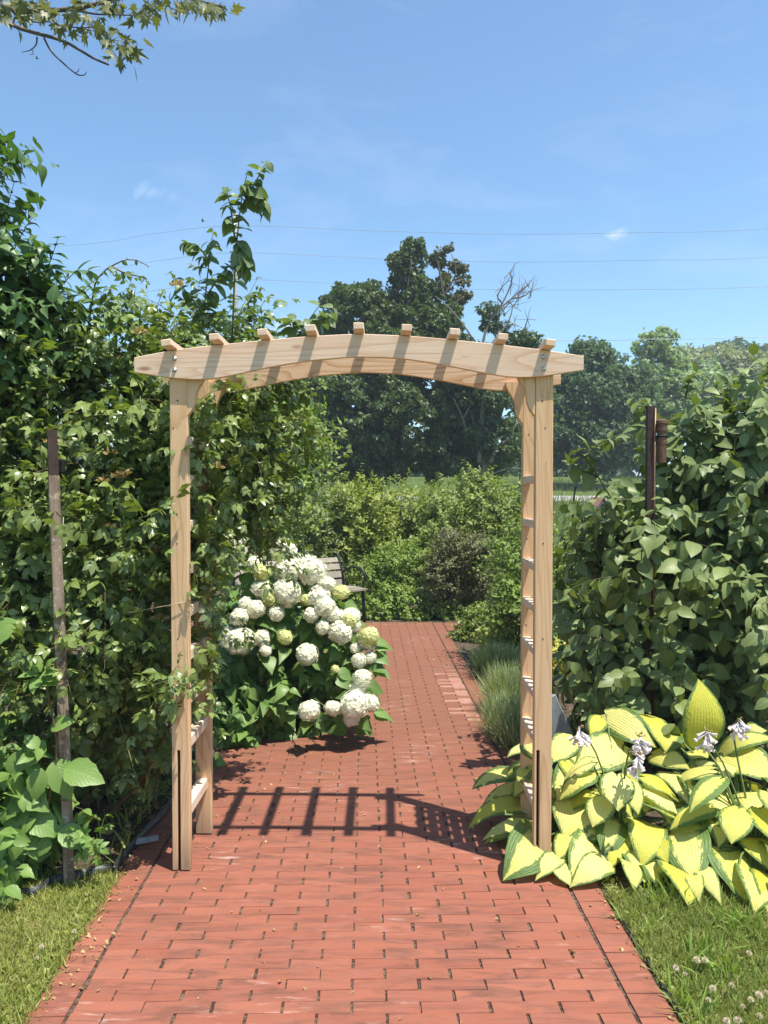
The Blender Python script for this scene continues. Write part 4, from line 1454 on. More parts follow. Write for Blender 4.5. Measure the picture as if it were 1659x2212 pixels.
# ---- garden shrubs at the end of the path ---------------------------
def shrub(name, label, ells, n, length, nodes, size, mat, tm, group=None, cat='shrub', up=.35, droop=.3, per=2, limit=0, stem='twig', sr=.004, min_px=8, jit=.45, shell=(.5, .95), back=.35, lod=None, ntr=3, fwd=.5, grav=.25, loc=None, outw=.6, weights=None):
    b = loc if loc is not None else base_of(ells)
    b = (b[0], b[1], max(0.0, float(ground_z(b[0], b[1]))))
    t = thing(name, label, cat, b, group)
    pts, tan, nrm = shoots(ells, n, length, nodes, up, jit, droop, shell, back, weights)
    o, fr, s = shoot_leaves(pts, tan, nrm, size, per, fwd=fwd, grav=grav, outw=outw)
    foliage(t, tm, o, fr, s, M[mat], limit=limit, min_px=min_px, lod=lod)
    stem_mesh(pts, sr, t, M[stem], keep=.8)
    if ntr:
        tops = [e[0] + rng.normal(0, .2, 3) * e[1] for e in (ells * 3)[:ntr]]
        trunks(t, b, tops, max(.008, sr * 2.2), M[stem])
    return t


def lobed(ells, k=9, s=.42, out=.72):
    """break each ellipsoid into a core and smaller lobes round it"""
    res = []
    for c, r in ells:
        res.append((c, r * .72))
        d = sphere_dirs(k * 3)
        d = d[(d[:, 1] < .5)][:k]
        for q in d:
            f = rng.uniform(.55, 1.25)
            res.append((c + q * r * out, r * s * f))
    return res


small = [join([ovate(3, .30, .2, .2, 'ovate')]), ovate(3, .36, .25, .35), ovate(3, .26, .15, .1)]
for i, (lb, e, nn, mt) in enumerate((
        ('green hedge shrub standing behind the bench', [ell(560, 1140, 11.2, 110, 110, .9), ell(640, 1125, 11.5, 90, 100, .9), ell(650, 1190, 11, 90, 90, .7), ell(480, 1150, 11, 80, 120, .8)], 1500, 'hedge_deep'),
        ('tall central hedge shrub with bright tips behind the ground cover', [ell(790, 1130, 11.6, 85, 90, .9), ell(850, 1130, 11.8, 70, 90, .8), ell(800, 1210, 11.2, 110, 85, .8), ell(700, 1130, 12, 55, 50, .7)], 1600, 'hedge_lime'),
        ('yellow-green hedge shrub below the half-bare maple', [ell(990, 1110, 11.8, 80, 90, .9), ell(1060, 1100, 12, 75, 70, .8), ell(930, 1160, 11.4, 80, 75, .7), ell(1080, 1140, 11.5, 70, 80, .8)], 1500, 'hedge'))):
    shrub('hedge_shrub', lb, lobed(e, 10), int(nn * .66), (.16, .46), 7, .082, mt, small, 'hedge shrubs at the end of the path', up=.9, droop=.3, sr=.003, shell=(.5, 1.0), weights=[np.prod(r) ** (1 / 3) for c, r in lobed(e, 10)] if False else None)
shrub('leafy_shrub', 'bright leafy shrub seen over the rose between post and maple', [ell(610, 950, 7.0, 62, 75, .45), ell(580, 1040, 6.8, 60, 80, .45), ell(640, 970, 7.1, 45, 60, .35), ell(600, 1110, 6.8, 45, 60, .4)],
      480, (.2, .4), 6, .082, 'bright', [ovate(4, .24, .2, .3, 'lance'), ovate(4, .27, .25, .45)], up=.5, droop=.35, sr=.003, limit=120, min_px=9)
shrub('russet_shrub', 'rounded dull reddish-brown shrub right of the ground cover', lobed([ell(990, 1205, 9.9, 66, 70, .5), ell(1045, 1230, 9.8, 50, 70, .5), ell(960, 1260, 9.8, 46, 46, .4)], 7),
      820, (.10, .24), 6, .050, 'russet', small, up=.7, droop=.15, sr=.003)
shrub('pale_shrub', 'small pale green shrub between the bench and the russet shrub', [ell(870, 1230, 10.3, 62, 50, .4), ell(810, 1250, 10.3, 50, 40, .35)], 420, (.12, .3), 6, .055, 'bright', small, up=.8, droop=.2, sr=.003)
shrub('ground_cover', 'low mound of leafy green ground cover at the path end', lobed([ell(870, 1312, 9.75, 82, 42, .33), ell(960, 1318, 9.75, 56, 34, .3), ell(800, 1320, 9.75, 42, 36, .3), ell(1010, 1325, 9.8, 42, 38, .3)], 6),
      620, (.08, .18), 5, .062, 'bright', small, cat='ground cover', up=.7, droop=.3, sr=.003, ntr=0)
shrub('spirea_shrub', 'bright green shrub behind the right-hand arbor posts', lobed([ell(1130, 1255, 7.2, 68, 115, .42), ell(1100, 1330, 7.0, 55, 75, .4), ell(1210, 1240, 7.4, 100, 105, .5), ell(1180, 1370, 7.0, 75, 75, .4)], 8),
      1150, (.15, .32), 6, .052, 'bright', small, up=.7, droop=.3, sr=.003, limit=60, min_px=9)
shrub('dwarf_shrub', 'dark dwarf shrub at the path edge where the bricks end', [ell(1045, 1350, 8.3, 42, 38, .25), ell(1010, 1365, 8.3, 22, 22, .15)], 240, (.08, .18), 5, .055, 'hedge', small, up=.5, droop=.3, sr=.003, ntr=1)


def grass_clump(label, ells, n, ln, mat, w=.012, bend=.5, cat='grass clump', name='grass_clump', group='grass clumps along the path'):
    t = thing(name, label, cat, base_of(ells), group)
    O, A = [], []
    for c, r in ells:
        k = n // len(ells)
        b = np.stack([rng.normal(0, .42, k), rng.normal(0, .42, k)], 1)
        o = np.stack([c[0] + b[:, 0] * r[0], c[1] + b[:, 1] * r[1], np.full(k, .0)], 1)
        o[:, 2] = rng.uniform(0, max(.02, c[2] + r[2] - ln * .9), k)
        A.append(np.stack([b[:, 0] * 1.1 + rng.normal(0, .25, k), b[:, 1] * 1.1 + rng.normal(0, .25, k), np.full(k, 1.0)], 1))
        O.append(o)
    O, A = np.concatenate(O), unit(np.concatenate(A))
    up = -A * np.array([1, 1, 0]) * -1 + rng.normal(0, .15, A.shape) + np.array([0, 0, .2])
    v, f, u, tt = stamp([blade(bend, w), blade(bend * .6, w)], O, frames(A, up), ln * rng.uniform(.6, 1.15, len(O)), rng.random(len(O)))
    o = obj('blades', v, f, M[mat], t, uv=u, tint=tt); o['kind'] = 'stuff'
    return t


grass_clump('blue-green tufted grass clump nearest along the path edge', [(np.array([.86, 4.75, .0]), np.array([.17, .2, .27])), (np.array([.80, 4.95, 0]), np.array([.12, .16, .25]))], 3600, .17, 'blue_grass', .017, .75)
grass_clump('upright green tufted grass clump behind the blue-green one', [(np.array([.92, 5.5, .0]), np.array([.16, .18, .33]))], 2200, .20, 'blue_grass', .016, .5)
grass_clump('dark tufted grass clump farthest up the path edge', [(np.array([.97, 6.5, .0]), np.array([.2, .2, .30]))], 2200, .18, 'dark_grass', .016, .5)
shrub('yellow_perennial', 'low yellow-leaved perennial beyond the dark grass clump', [ell(1058, 1386, 7.5, 26, 16, .12)], 60, (.05, .12), 4, .06, 'yellow_leaf', [ovate(3, .16, .1, .4, 'lance')], up=1.0, droop=.3, cat='perennial', ntr=0, sr=.002)
shrub('yellow_perennial', 'low yellow-leaved perennial behind the arbor post under the shrub', [ell(1205, 1415, 5.6, 30, 24, .14)], 60, (.05, .12), 4, .06, 'yellow_leaf', [ovate(3, .2, .1, .4, 'lance')], up=1.0, droop=.3, cat='perennial', ntr=0, sr=.002)

# ---- broad-leaved shrub on the right ---------------------------------
vt = [ovate(6, .33, .22, .30), ovate(6, .36, .30, .45, wav=.15), ovate(6, .31, .15, .22, wav=.12, ph=1.0)]
vl = [ovate(4, .33, .22, .30), ovate(4, .36, .30, .45), ovate(4, .31, .15, .22)]
shrub('broad_leaved_shrub', 'large shrub with broad pale green leaves filling the bed behind the hostas',
      [ell(1480, 1160, 4.45, 200, 250, .45), ell(1620, 1060, 4.4, 150, 190, .45), ell(1330, 1290, 4.5, 130, 190, .35), ell(1560, 1370, 4.2, 220, 190, .45), ell(1380, 1460, 4.2, 170, 110, .35), ell(1720, 1200, 4.3, 170, 380, .5),
       ell(1660, 930, 4.6, 80, 80, .35), ell(1540, 950, 4.7, 60, 70, .3), ell(1450, 1030, 4.6, 85, 80, .3), ell(1420, 1210, 3.98, 95, 110, .14)],
      600, (.16, .38), 5, .118, 'vibur', vt, up=.25, droop=.35, limit=300, min_px=10, sr=.0035, lod=vl, ntr=5, fwd=.5, grav=.6, loc=(1.75, 4.6, 0), outw=1.3, shell=(.45, 1.0))
# deeper, shaded leaves inside the shrub
vb = bpy.data.objects['broad_leaved_shrub']
pts, tan, nrm = shoots([ell(1480, 1200, 4.75, 210, 240, .35), ell(1620, 1100, 4.7, 170, 220, .35), ell(1360, 1330, 4.7, 140, 170, .3), ell(1560, 1420, 4.5, 240, 170, .35), ell(1400, 1490, 4.4, 190, 100, .3)], 520, (.15, .35), 5, .2, .5, .4, (.1, .8))
o, fr, s = shoot_leaves(pts, tan, nrm, .115, 2, grav=.5, outw=1.0)
foliage(vb, vt, o, fr, s, M['vibur'], limit=0, stuff='inner_foliage', lod=vl)
# the branch reaching out past the post
br = bpy.data.objects['broad_leaved_shrub']
twigs = []
for q in ([(1335, 1100, 4.2), (1310, 1060, 4.1), (1265, 990, 4.05), (1215, 950, 4.0)], [(1290, 1030, 4.1), (1250, 1010, 4.05), (1225, 1000, 4.0)], [(1480, 860, 4.5), (1490, 820, 4.5), (1510, 800, 4.5)], [(1265, 985, 4.05), (1290, 960, 4.05), (1330, 945, 4.05), (1370, 940, 4.1)],
          [(1640, 860, 4.5), (1620, 820, 4.5), (1600, 800, 4.5)], [(1400, 930, 4.6), (1390, 890, 4.6), (1405, 865, 4.6)], [(1590, 850, 4.6), (1560, 835, 4.6), (1535, 840, 4.6)]):
    twigs.append(curve([P(*p) for p in q], 9)[:8])
pts = np.array([t if len(t) == 8 else np.pad(t, ((0, 8 - len(t)), (0, 0)), 'edge') for t in twigs])
tan = unit(np.gradient(pts, axis=1) + 1e-6)
o, fr, s = shoot_leaves(pts, tan, np.tile(np.array([0, -.5, .3]), (len(pts), 1)), .095, 2, fwd=.6, grav=.3)
foliage(br, vt, o, fr, s, M['vibur'], limit=60, min_px=8, stuff='spray')
stem_mesh(pts, .006, br, M['twig'], 'branch')

# ---- rose thicket on the left -----------------------------------------
rt = [rose_compound(k, 5) for k in range(3)]
rl = [rose_compound(k, 3) for k in range(3)]
rose_e = [ell(210, 930, 3.75, 190, 230, .38), ell(400, 910, 3.95, 160, 190, .38), ell(180, 1200, 3.55, 190, 220, .33), ell(320, 1210, 3.65, 140, 240, .33), ell(510, 910, 4.0, 125, 150, .36), ell(500, 1040, 4.0, 85, 110, .30),
          ell(80, 1380, 3.45, 130, 160, .28), ell(250, 1440, 3.6, 110, 120, .28), ell(30, 1000, 3.8, 190, 330, .4), ell(300, 790, 4.0, 150, 95, .33), ell(450, 790, 4.1, 105, 90, .33), ell(555, 790, 4.2, 50, 60, .26), ell(-150, 1200, 3.8, 200, 400, .4)]
rose = shrub('climbing_rose', 'tall tangled climbing rose with glossy dark leaves against the left arbor posts', rose_e,
             1350, (.20, .42), 7, .108, 'rose', rt, up=.35, droop=.4, per=1, limit=300, min_px=16, stem='cane', sr=.0028, lod=rl, ntr=0, fwd=.55, grav=.25, loc=(-1.15, 3.7, 0), outw=.55, jit=.6)
for q, r_ in (([(210, 1840, 3.55), (300, 1690, 3.5), (350, 1600, 3.5), (400, 1500, 3.5)], .011), ([(200, 1820, 3.6), (300, 1700, 3.55), (430, 1600, 3.6)], .009), ([(255, 1790, 3.6), (262, 1650, 3.55), (270, 1500, 3.5), (275, 1300, 3.5)], .008),
              ([(190, 1790, 3.7), (185, 1650, 3.7), (195, 1540, 3.7), (180, 1400, 3.7)], .009), ([(215, 1790, 3.7), (205, 1640, 3.75), (210, 1500, 3.7)], .008), ([(240, 1790, 3.75), (225, 1650, 3.75), (250, 1520, 3.7)], .007),
              ([(110, 1790, 3.6), (85, 1600, 3.55), (70, 1500, 3.5), (60, 1380, 3.5)], .006), ([(330, 1760, 3.7), (345, 1600, 3.7), (330, 1450, 3.7)], .006), ([(280, 1800, 3.7), (310, 1650, 3.75), (380, 1450, 3.75)], .007)):
    a = P(*q[0]); q0 = np.array([a[0], a[1], 0.0])
    pts = curve([q0] + [P(*p) for p in q[1:]], 14)
    v, f = tube(pts, np.linspace(r_, r_ * .6, len(pts)), 6)
    obj('cane', v, f, M['cane'], rose)
# pale arching canes over the face of the thicket
pts, tan, nrm = shoots(rose_e, 75, (.2, .45), 8, .7, .6, .25, (.8, 1.02), .1)
stem_mesh(pts, .0026, rose, M['pale_stem'], 'young_canes')
o, fr, s = shoot_leaves(pts[:, 2:], tan[:, 2:], nrm, .10, 1, fwd=.5)
foliage(rose, rt, o, fr, s, M['shoot'], limit=0, stuff='young_foliage', lod=rl)
# lower, shaded leaves and sprigs across the post
pts, tan, nrm = shoots([ell(240, 1620, 4.2, 150, 190, .25), ell(120, 1600, 4.1, 130, 190, .25), ell(395, 1500, 3.08, 40, 30, .05), ell(330, 1560, 3.6, 60, 90, .2), ell(375, 1480, 3.09, 25, 18, .04)], 260, (.1, .25), 5, .2, .5, .4)
o, fr, s = shoot_leaves(pts, tan, nrm, .10, 1)
foliage(rose, rt, o, fr, s, M['rose'], limit=0, stuff='low_foliage', lod=rl)
stem_mesh(pts, .002, rose, M['cane'], 'low_stems')
# sprigs over the face of the arbor post and through the ladder
tw_ = []
for q in ([(300, 1120, 3.2), (345, 1105, 3.1), (375, 1085, 3.06)], [(330, 1520, 3.2), (365, 1495, 3.08), (402, 1480, 3.04)], [(330, 1480, 3.2), (375, 1470, 3.08), (410, 1490, 3.05)], [(440, 1230, 3.5), (450, 1190, 3.4), (478, 1155, 3.3)],
          [(430, 1000, 3.5), (450, 960, 3.35), (470, 945, 3.3)], [(440, 1120, 3.5), (470, 1090, 3.35), (500, 1085, 3.3)], [(430, 1300, 3.5), (450, 1270, 3.4), (480, 1250, 3.35)], [(420, 880, 3.5), (450, 850, 3.4), (500, 835, 3.3)],
          [(480, 890, 3.5), (510, 850, 3.4), (545, 830, 3.35)], [(420, 1400, 3.5), (440, 1360, 3.4), (470, 1330, 3.35)], [(415, 1560, 3.4), (430, 1520, 3.3), (410, 1495, 3.2)]):
    c = curve([P(*p) for p in q], 10)
    tw_.append(c[np.linspace(0, len(c) - 1, 7).astype(int)])
pts = np.array(tw_); tan = unit(np.gradient(pts, axis=1) + 1e-6)
o, fr, s = shoot_leaves(pts, tan, np.tile(np.array([0, -.6, .3]), (len(pts), 1)), .11, 1, fwd=.5)
foliage(rose, rt, o, fr, s, M['rose'], limit=90, min_px=8, stuff='sprig_foliage')
stem_mesh(pts, .0028, rose, M['green_stem'], 'sprigs')
# foliage woven through the ladder on the rose side
pts, tan, nrm = shoots([ell(415, 960, 3.34, 24, 120, .10), ell(418, 1180, 3.32, 20, 120, .10), ell(420, 1390, 3.30, 16, 80, .08)], 62, (.08, .2), 5, .2, .6, .4, (.2, .9))
o, fr, s = shoot_leaves(pts, tan, nrm, .10, 1)
foliage(rose, rt, o, fr, s, M['rose'], limit=80, min_px=12, stuff='ladder_foliage', lod=rl)
stem_mesh(pts, .002, rose, M['cane'], 'ladder_stems')
# spent flower heads
def spent(c, k=22, r_=.03):
    d = sphere_dirs(k); d[:, 2] = np.abs(d[:, 2]) * .5
    v, f, u, t = stamp([ovate(3, .28, .3, .3)], c + d * r_ * .4, frames(d, rng.normal(0, 1, (k, 3))), r_ * rng.uniform(.5, 1.1, k), rng.random(k))
    obj('spent_flower', v, f, M['dead_flower'], rose, uv=u, tint=t)
for (x, y) in ((400, 1140 - 1 * 0), (400, 980), (410, 880), (268, 1025), (225, 1040), (253, 1030), (112, 955), (90, 1120), (335, 1190), (345, 1335), (470, 1010), (300, 720), (380, 615)):
    if x == 400: x = 240
    spent(P(x, y, 3.28))
# tall and arching shoots
ot = [ovate(6, .33, .22, .35), ovate(6, .30, .3, .5, wav=.12), ovate(6, .36, .2, .25)]
def long_shoot(name, label, paths, size, mat, n, per=2, limit=120, grav=.55, sr=.005, stem='green_stem', tm=None, group=None):
    """whip-like shoots; the first path starts at the ground"""
    c0 = P(*paths[0][0])
    t = thing(name, label, 'shoot', (c0[0], c0[1], 0), group)
    O, F_, S_ = [], [], []
    for q in paths:
        p = curve([P(*a) for a in q], n + 4)
        p = p[np.linspace(0, len(p) - 1, n).astype(int)]
        v, f = tube(p, np.linspace(sr, sr * .4, n), 5)
        obj('stem', v, f, M[stem], t)
        pp = p[None]; tt = unit(np.gradient(p, axis=0))[None]
        o, fr, s = shoot_leaves(pp, tt, np.array([[0, -.5, .4]]), size, per, fwd=.45, grav=grav, jit=.5, taper=.45)
        O.append(o); F_.append(fr); S_.append(s)
    foliage(t, tm or ot, np.concatenate(O), np.concatenate(F_), np.concatenate(S_), M[mat], limit=limit, min_px=5)
    a = P(*paths[0][0])
    v, f = tube(curve([(-1.25, 3.95, 0), (-1.2 * .7 + a[0] * .3 - .1, 4.0, a[2] * .5), a], 12), sr, 5)
    obj('stem', v, f, M['cane'], t)
    return t
long_shoot('rose_shoot', 'tallest upright leafy shoot reaching into the sky above the arbor', [[(500, 780, 3.9), (505, 640, 3.8), (512, 520, 3.75), (522, 430, 3.7), (535, 370, 3.7)], [(520, 450, 3.72), (548, 400, 3.7), (575, 350, 3.7)], [(508, 520, 3.75), (498, 450, 3.74), (488, 405, 3.72)], [(530, 400, 3.7), (560, 425, 3.7), (572, 460, 3.7)], [(512, 520, 3.75), (530, 560, 3.74), (528, 590, 3.74)]], .090, 'shoot', 13)
long_shoot('rose_shoot', 'leafy shoot with webbed faded tips left of the utility pole', [[(430, 800, 3.9), (440, 680, 3.85), (452, 560, 3.8), (460, 500, 3.8)], [(445, 640, 3.82), (480, 590, 3.8), (500, 570, 3.8)], [(440, 680, 3.85), (410, 640, 3.82), (370, 590, 3.82)], [(450, 560, 3.8), (425, 530, 3.8), (395, 525, 3.8)]], .085, 'shoot', 12)
long_shoot('rose_shoot', 'bare arching cane with few curled leaves above the rose', [[(190, 720, 3.8), (205, 615, 3.75), (240, 575, 3.72), (285, 560, 3.7), (320, 575, 3.7)], [(240, 575, 3.72), (270, 590, 3.7), (310, 600, 3.7), (318, 615, 3.7)]], .045, 'shoot', 12, per=1, stem='cane')
long_shoot('rose_shoot', 'short leafy shoot right of the utility pole', [[(560, 740, 4.0), (550, 690, 3.95), (548, 650, 3.9)], [(550, 690, 3.95), (535, 650, 3.93), (560, 640, 3.9)]], .055, 'shoot', 8)
long_shoot('vine_shoot', 'large-leaved shoot peeping over the arched beam before the maple', [[(560, 860, 4.1), (600, 800, 4.0), (640, 730, 3.95), (668, 690, 3.9), (690, 660, 3.9)], [(640, 720, 3.95), (632, 700, 3.9), (640, 690, 3.9)], [(668, 690, 3.9), (700, 690, 3.9), (720, 665, 3.88)]], .11, 'shoot', 7)

# ---- lilac far left ------------------------------------------------------
lt = [ovate(6, .34, .28, .35, 'heart'), ovate(6, .30, .32, .5, 'heart', .1), ovate(6, .32, .22, .25, 'heart')]
ll = [ovate(4, .34, .28, .35, 'heart'), ovate(4, .30, .32, .5, 'heart')]
shrub('lilac_bush', 'tall lilac with pointed dark leaves at the far left edge', [ell(-60, 620, 3.55, 95, 300, .35), ell(0, 660, 3.6, 75, 140, .26), ell(85, 725, 3.65, 80, 85, .24), ell(-120, 900, 3.6, 180, 330, .4), ell(30, 780, 3.6, 120, 130, .28)],
      430, (.16, .34), 6, .10, 'lilac', lt, up=.7, droop=.2, limit=220, min_px=10, sr=.0035, lod=ll, ntr=5, loc=(-1.95, 3.75, 0))
lil = bpy.data.objects['lilac_bush']
tw_ = []
for q in ([(-20, 480, 3.5), (-12, 380, 3.5), (2, 300, 3.5)], [(-10, 520, 3.5), (15, 450, 3.5), (30, 395, 3.48)], [(20, 560, 3.5), (50, 500, 3.48), (70, 470, 3.46)], [(80, 640, 3.5), (110, 560, 3.48), (125, 515, 3.46)], [(110, 640, 3.5), (160, 590, 3.46), (190, 585, 3.45)], [(30, 580, 3.5), (75, 540, 3.47), (100, 535, 3.45)]):
    c = curve([P(*p) for p in q], 10); tw_.append(c[np.linspace(0, len(c) - 1, 7).astype(int)])
pts = np.array(tw_); tan = unit(np.gradient(pts, axis=1) + 1e-6)
o, fr, s = shoot_leaves(pts, tan, np.tile(np.array([.3, -.5, .3]), (len(pts), 1)), .085, 2, fwd=.6)
foliage(lil, lt, o, fr, s, M['lilac'], limit=90, min_px=6, stuff='tip_foliage')
stem_mesh(pts, .004, lil, M['twig'], 'tips')

# ---- serrate-leaved bush, front left ---------------------------------------
st_ = [ovate(9, .36, .22, .35, 'serrate'), ovate(9, .33, .3, .5, 'serrate', .14), ovate(9, .38, .18, .3, 'serrate', .1, 1.5)]
shrub('mock_orange', 'young bush with big bright serrated leaves at the lawn edge', [ell(10, 1690, 3.12, 80, 110, .12), ell(60, 1790, 3.1, 75, 90, .12), ell(-90, 1720, 3.15, 120, 200, .16), ell(10, 1830, 3.1, 100, 60, .12)],
      90, (.10, .22), 4, .102, 'mock', st_, up=.55, droop=.35, limit=200, min_px=14, sr=.004, ntr=3, loc=(-1.62, 3.2, 0), outw=.8)
mo = bpy.data.objects['mock_orange']
for (bx_, by_, tx, ty, sz, d_) in ((120, 1640, 140, 1700, .16, 3.0), (140, 1660, 205, 1675, .165, 2.98), (110, 1570, 165, 1545, .10, 3.0), (35, 1340, -10, 1370, .15, 3.05), (98, 1600, 60, 1640, .12, 3.02), (60, 1760, 130, 1800, .15, 2.98), (40, 1700, 95, 1740, .15, 2.98), (130, 1790, 200, 1835, .13, 2.97), (90, 1660, 70, 1720, .12, 2.97)):
    a, b = P(bx_, by_, d_ + .03), P(tx, ty, d_ - .02)
    fr = frames((b - a)[None], np.array([[.1, -.8, .75]]))
    v, f, u, t = stamp([st_[0]], a[None], fr, np.array([sz]), np.array([.7]))
    obj('leaf', v, f, M['mock'], mo, uv=u, tint=t)
pts = curve([P(80, 1830, 3.05), P(122, 1640, 3.02), P(108, 1520, 3.02), P(92, 1460, 3.0)], 12)
v, f = tube(pts, np.linspace(.006, .003, len(pts)), 6); obj('stem', v, f, M['cane'], mo)
for k in range(8):
    a = P(88 + rng.normal() * 8, 1475 - 4 * k, 3.0); b = a + np.array([rng.normal() * .06, -.02, .02 + rng.normal() * .03])
    fr = frames((b - a)[None], np.array([[0, -.5, 1.]]))
    v, f, u, t = stamp([st_[k % 3]], a[None], fr, np.array([.07]), np.array([.95]))
    obj('leaf', v, f, M['mock'], mo, uv=u, tint=t)
# little weed at the bed corner
shrub('rose_sucker', 'small pale sprig growing beside the stake foot', [ell(205, 1800, 3.05, 30, 35, .05)], 7, (.05, .1), 4, .075, 'mock', rt, up=.8, droop=.3, per=1, cat='sprig', limit=20, min_px=10, ntr=0, stem='green_stem', sr=.0018, loc=(-1.14, 3.08, 0))

# ---- hydrangea ---------------------------------------------------------------
ht = [ovate(7, .37, .20, .40, 'heart', .08), ovate(7, .34, .28, .55, 'heart', .12, 1.0), ovate(7, .39, .15, .30, 'heart', .1, 2.0)]
hl = [ovate(4, .37, .20, .40, 'heart'), ovate(4, .34, .28, .55, 'heart')]
def hd(x, y): return float(np.clip(4.55 + (1650 - y) / 470 * .95 + (x - 500) / 300 * .15, 4.4, 5.7))
HE = [ell(560, 1350, 5.45, 110, 90, .36), ell(560, 1480, 5.15, 110, 95, .36), ell(670, 1440, 5.3, 85, 95, .32), ell(620, 1320, 5.6, 90, 70, .36), ell(510, 1560, 4.95, 65, 65, .26), ell(640, 1530, 5.1, 80, 50, .26), ell(715, 1430, 5.4, 50, 70, .24)]
hyd = shrub('hydrangea', 'white hydrangea shrub spilling over the path edge before the bench', HE, 330, (.10, .22), 5, .130, 'hydra', ht, cat='hydrangea', up=.3, droop=.4, limit=300, min_px=12, stem='green_stem', sr=.0035, lod=hl, ntr=5, fwd=.4, grav=.55, loc=(-.95, 5.1, 0), outw=.9)


def flower_head(k, n=170):
    r = np.random.default_rng(700 + k)
    d = unit(r.normal(size=(n, 3)))
    i = np.arange(n) + .5
    ph = np.arccos(1 - 2 * i / n); th = i * 2.39996
    d = np.stack([np.cos(th) * np.sin(ph), np.sin(th) * np.sin(ph), np.cos(ph)], 1) + r.normal(0, .05, (n, 3))
    d = unit(d)
    lump = 1 + .10 * np.sin(d[:, 0] * 5 + k) * np.cos(d[:, 1] * 4 + d[:, 2] * 5) + r.normal(0, .04, n)
    c = d * lump[:, None] * .93
    V, F, U = [], [], []
    nv = 0
    nrm = unit(d + r.normal(0, .16, (n, 3)))
    for q in range(n):
        a = unit(np.cross(nrm[q], r.normal(size=3))); b = np.cross(nrm[q], a)
        R_ = .20 * r.uniform(.85, 1.15)
        for p in range(4):
            t = p * math.pi / 2 + .1
            e1 = a * math.cos(t) + b * math.sin(t); e2 = a * -math.sin(t) + b * math.cos(t)
            V += [c[q], c[q] + R_ * (e1 * .55 - e2 * .48) + nrm[q] * .03, c[q] + R_ * e1 * 1.05 + nrm[q] * .015, c[q] + R_ * (e1 * .55 + e2 * .48) + nrm[q] * .03]
            F += [(nv, nv + 1, nv + 2), (nv, nv + 2, nv + 3)]
            U += [(0, .5)] * 4
            nv += 4
    # pale core so that the head is not see-through
    ns, nr = 12, 8
    for i in range(nr + 1):
        for k in range(ns):
            a, b = math.pi * i / nr, 2 * math.pi * k / ns
            V.append(.92 * np.array([math.sin(a) * math.cos(b), math.sin(a) * math.sin(b), math.cos(a)])); U.append((0, .5))
    for i in range(nr):
        for k in range(ns):
            a, b = nv + i * ns + k, nv + i * ns + (k + 1) % ns
            F += [(a, b + ns, b), (a, a + ns, b + ns)]
    return np.array(V), np.array(F), np.array(U), np.concatenate([np.repeat(r.random(n), 16), np.full((nr + 1) * ns, .3)])


heads = {}
for key, mt in (('w', 'petal'), ('g', 'petal_green')):
    heads[key] = []
    for k in range(4):
        v, f, u, t = flower_head(k, 150 if key == 'w' else 110)
        me = mesh_from('flower_head', v, f, u, t, smooth=False); me.materials.append(M[mt])
        heads[key].append(me)
HF = [(475, 400, 80), (500, 520, 75), (640, 530, 85), (580, 480, 60), (490, 650, 85), (345, 530, 50, 'g'), (310, 480, 45), (400, 680, 60, 'g'), (345, 630, 55), (620, 695, 42, 'g'), (690, 680, 75), (730, 610, 55), (720, 740, 60), (820, 650, 45, 'g'), (645, 785, 48),
      (435, 775, 48), (310, 750, 58), (255, 720, 45), (775, 790, 55), (868, 822, 40, 'g'), (870, 800, 58), (895, 850, 40), (815, 890, 72), (710, 860, 45), (210, 940, 85), (150, 905, 45), (215, 800, 48), (350, 925, 50), (370, 1000, 36), (485, 920, 46, 'g'), (615, 1020, 62),
      (985, 915, 58, 'g'), (975, 935, 56), (990, 1040, 36), (925, 1060, 42), (945, 1165, 52), (920, 1220, 50), (900, 1320, 78), (990, 1310, 50), (630, 1355, 62), (770, 1340, 50), (880, 1400, 50), (785, 1108, 24, 'g'), (180, 400, 80), (205, 345, 50), (25, 1600, 36), (905, 985, 30)]
hb = np.array(hyd.location[:])
for j, q in enumerate(HF):
    x, y, r_ = 438.9 + .3637 * q[0], 1042.4 + .3637 * q[1], q[2] * .3637
    dd = hd(x, y) - .30 - .22 * float(np.clip((1400 - y) / 200, 0, 1)) + rng.normal() * .02 - (.05 if len(q) > 3 and q[0] in (868, 985) else 0)
    if q[0] == 25: dd = 4.3
    c = P(x, y, dd); rr = r_ * dd / FPX * 1.16
    o = bpy.data.objects.new('flower_head', heads[q[3] if len(q) > 3 else 'w'][j % 4])
    COL.objects.link(o); o.parent = hyd
    if len(q) > 3: o['label'] = 'greenish yellow young flower head'
    o.location = Vector(c - hb); o.rotation_euler = (rng.uniform(-.5, .5), rng.uniform(-.5, .5), rng.uniform(0, 6.28))
    o.scale = (rr * rng.uniform(.92, 1.08), rr * rng.uniform(.85, 1.0), rr * rng.uniform(.78, 1.0))
    inner = P(600, 1420, 5.4)
    p = curve([c - np.array([0, 0, rr * .5]), (c * .6 + inner * .4) + np.array([0, .05, -.06]), inner], 8)
    v, f = tube(p, .004, 5); obj('flower_stem', v, f, M['green_stem'], hyd)

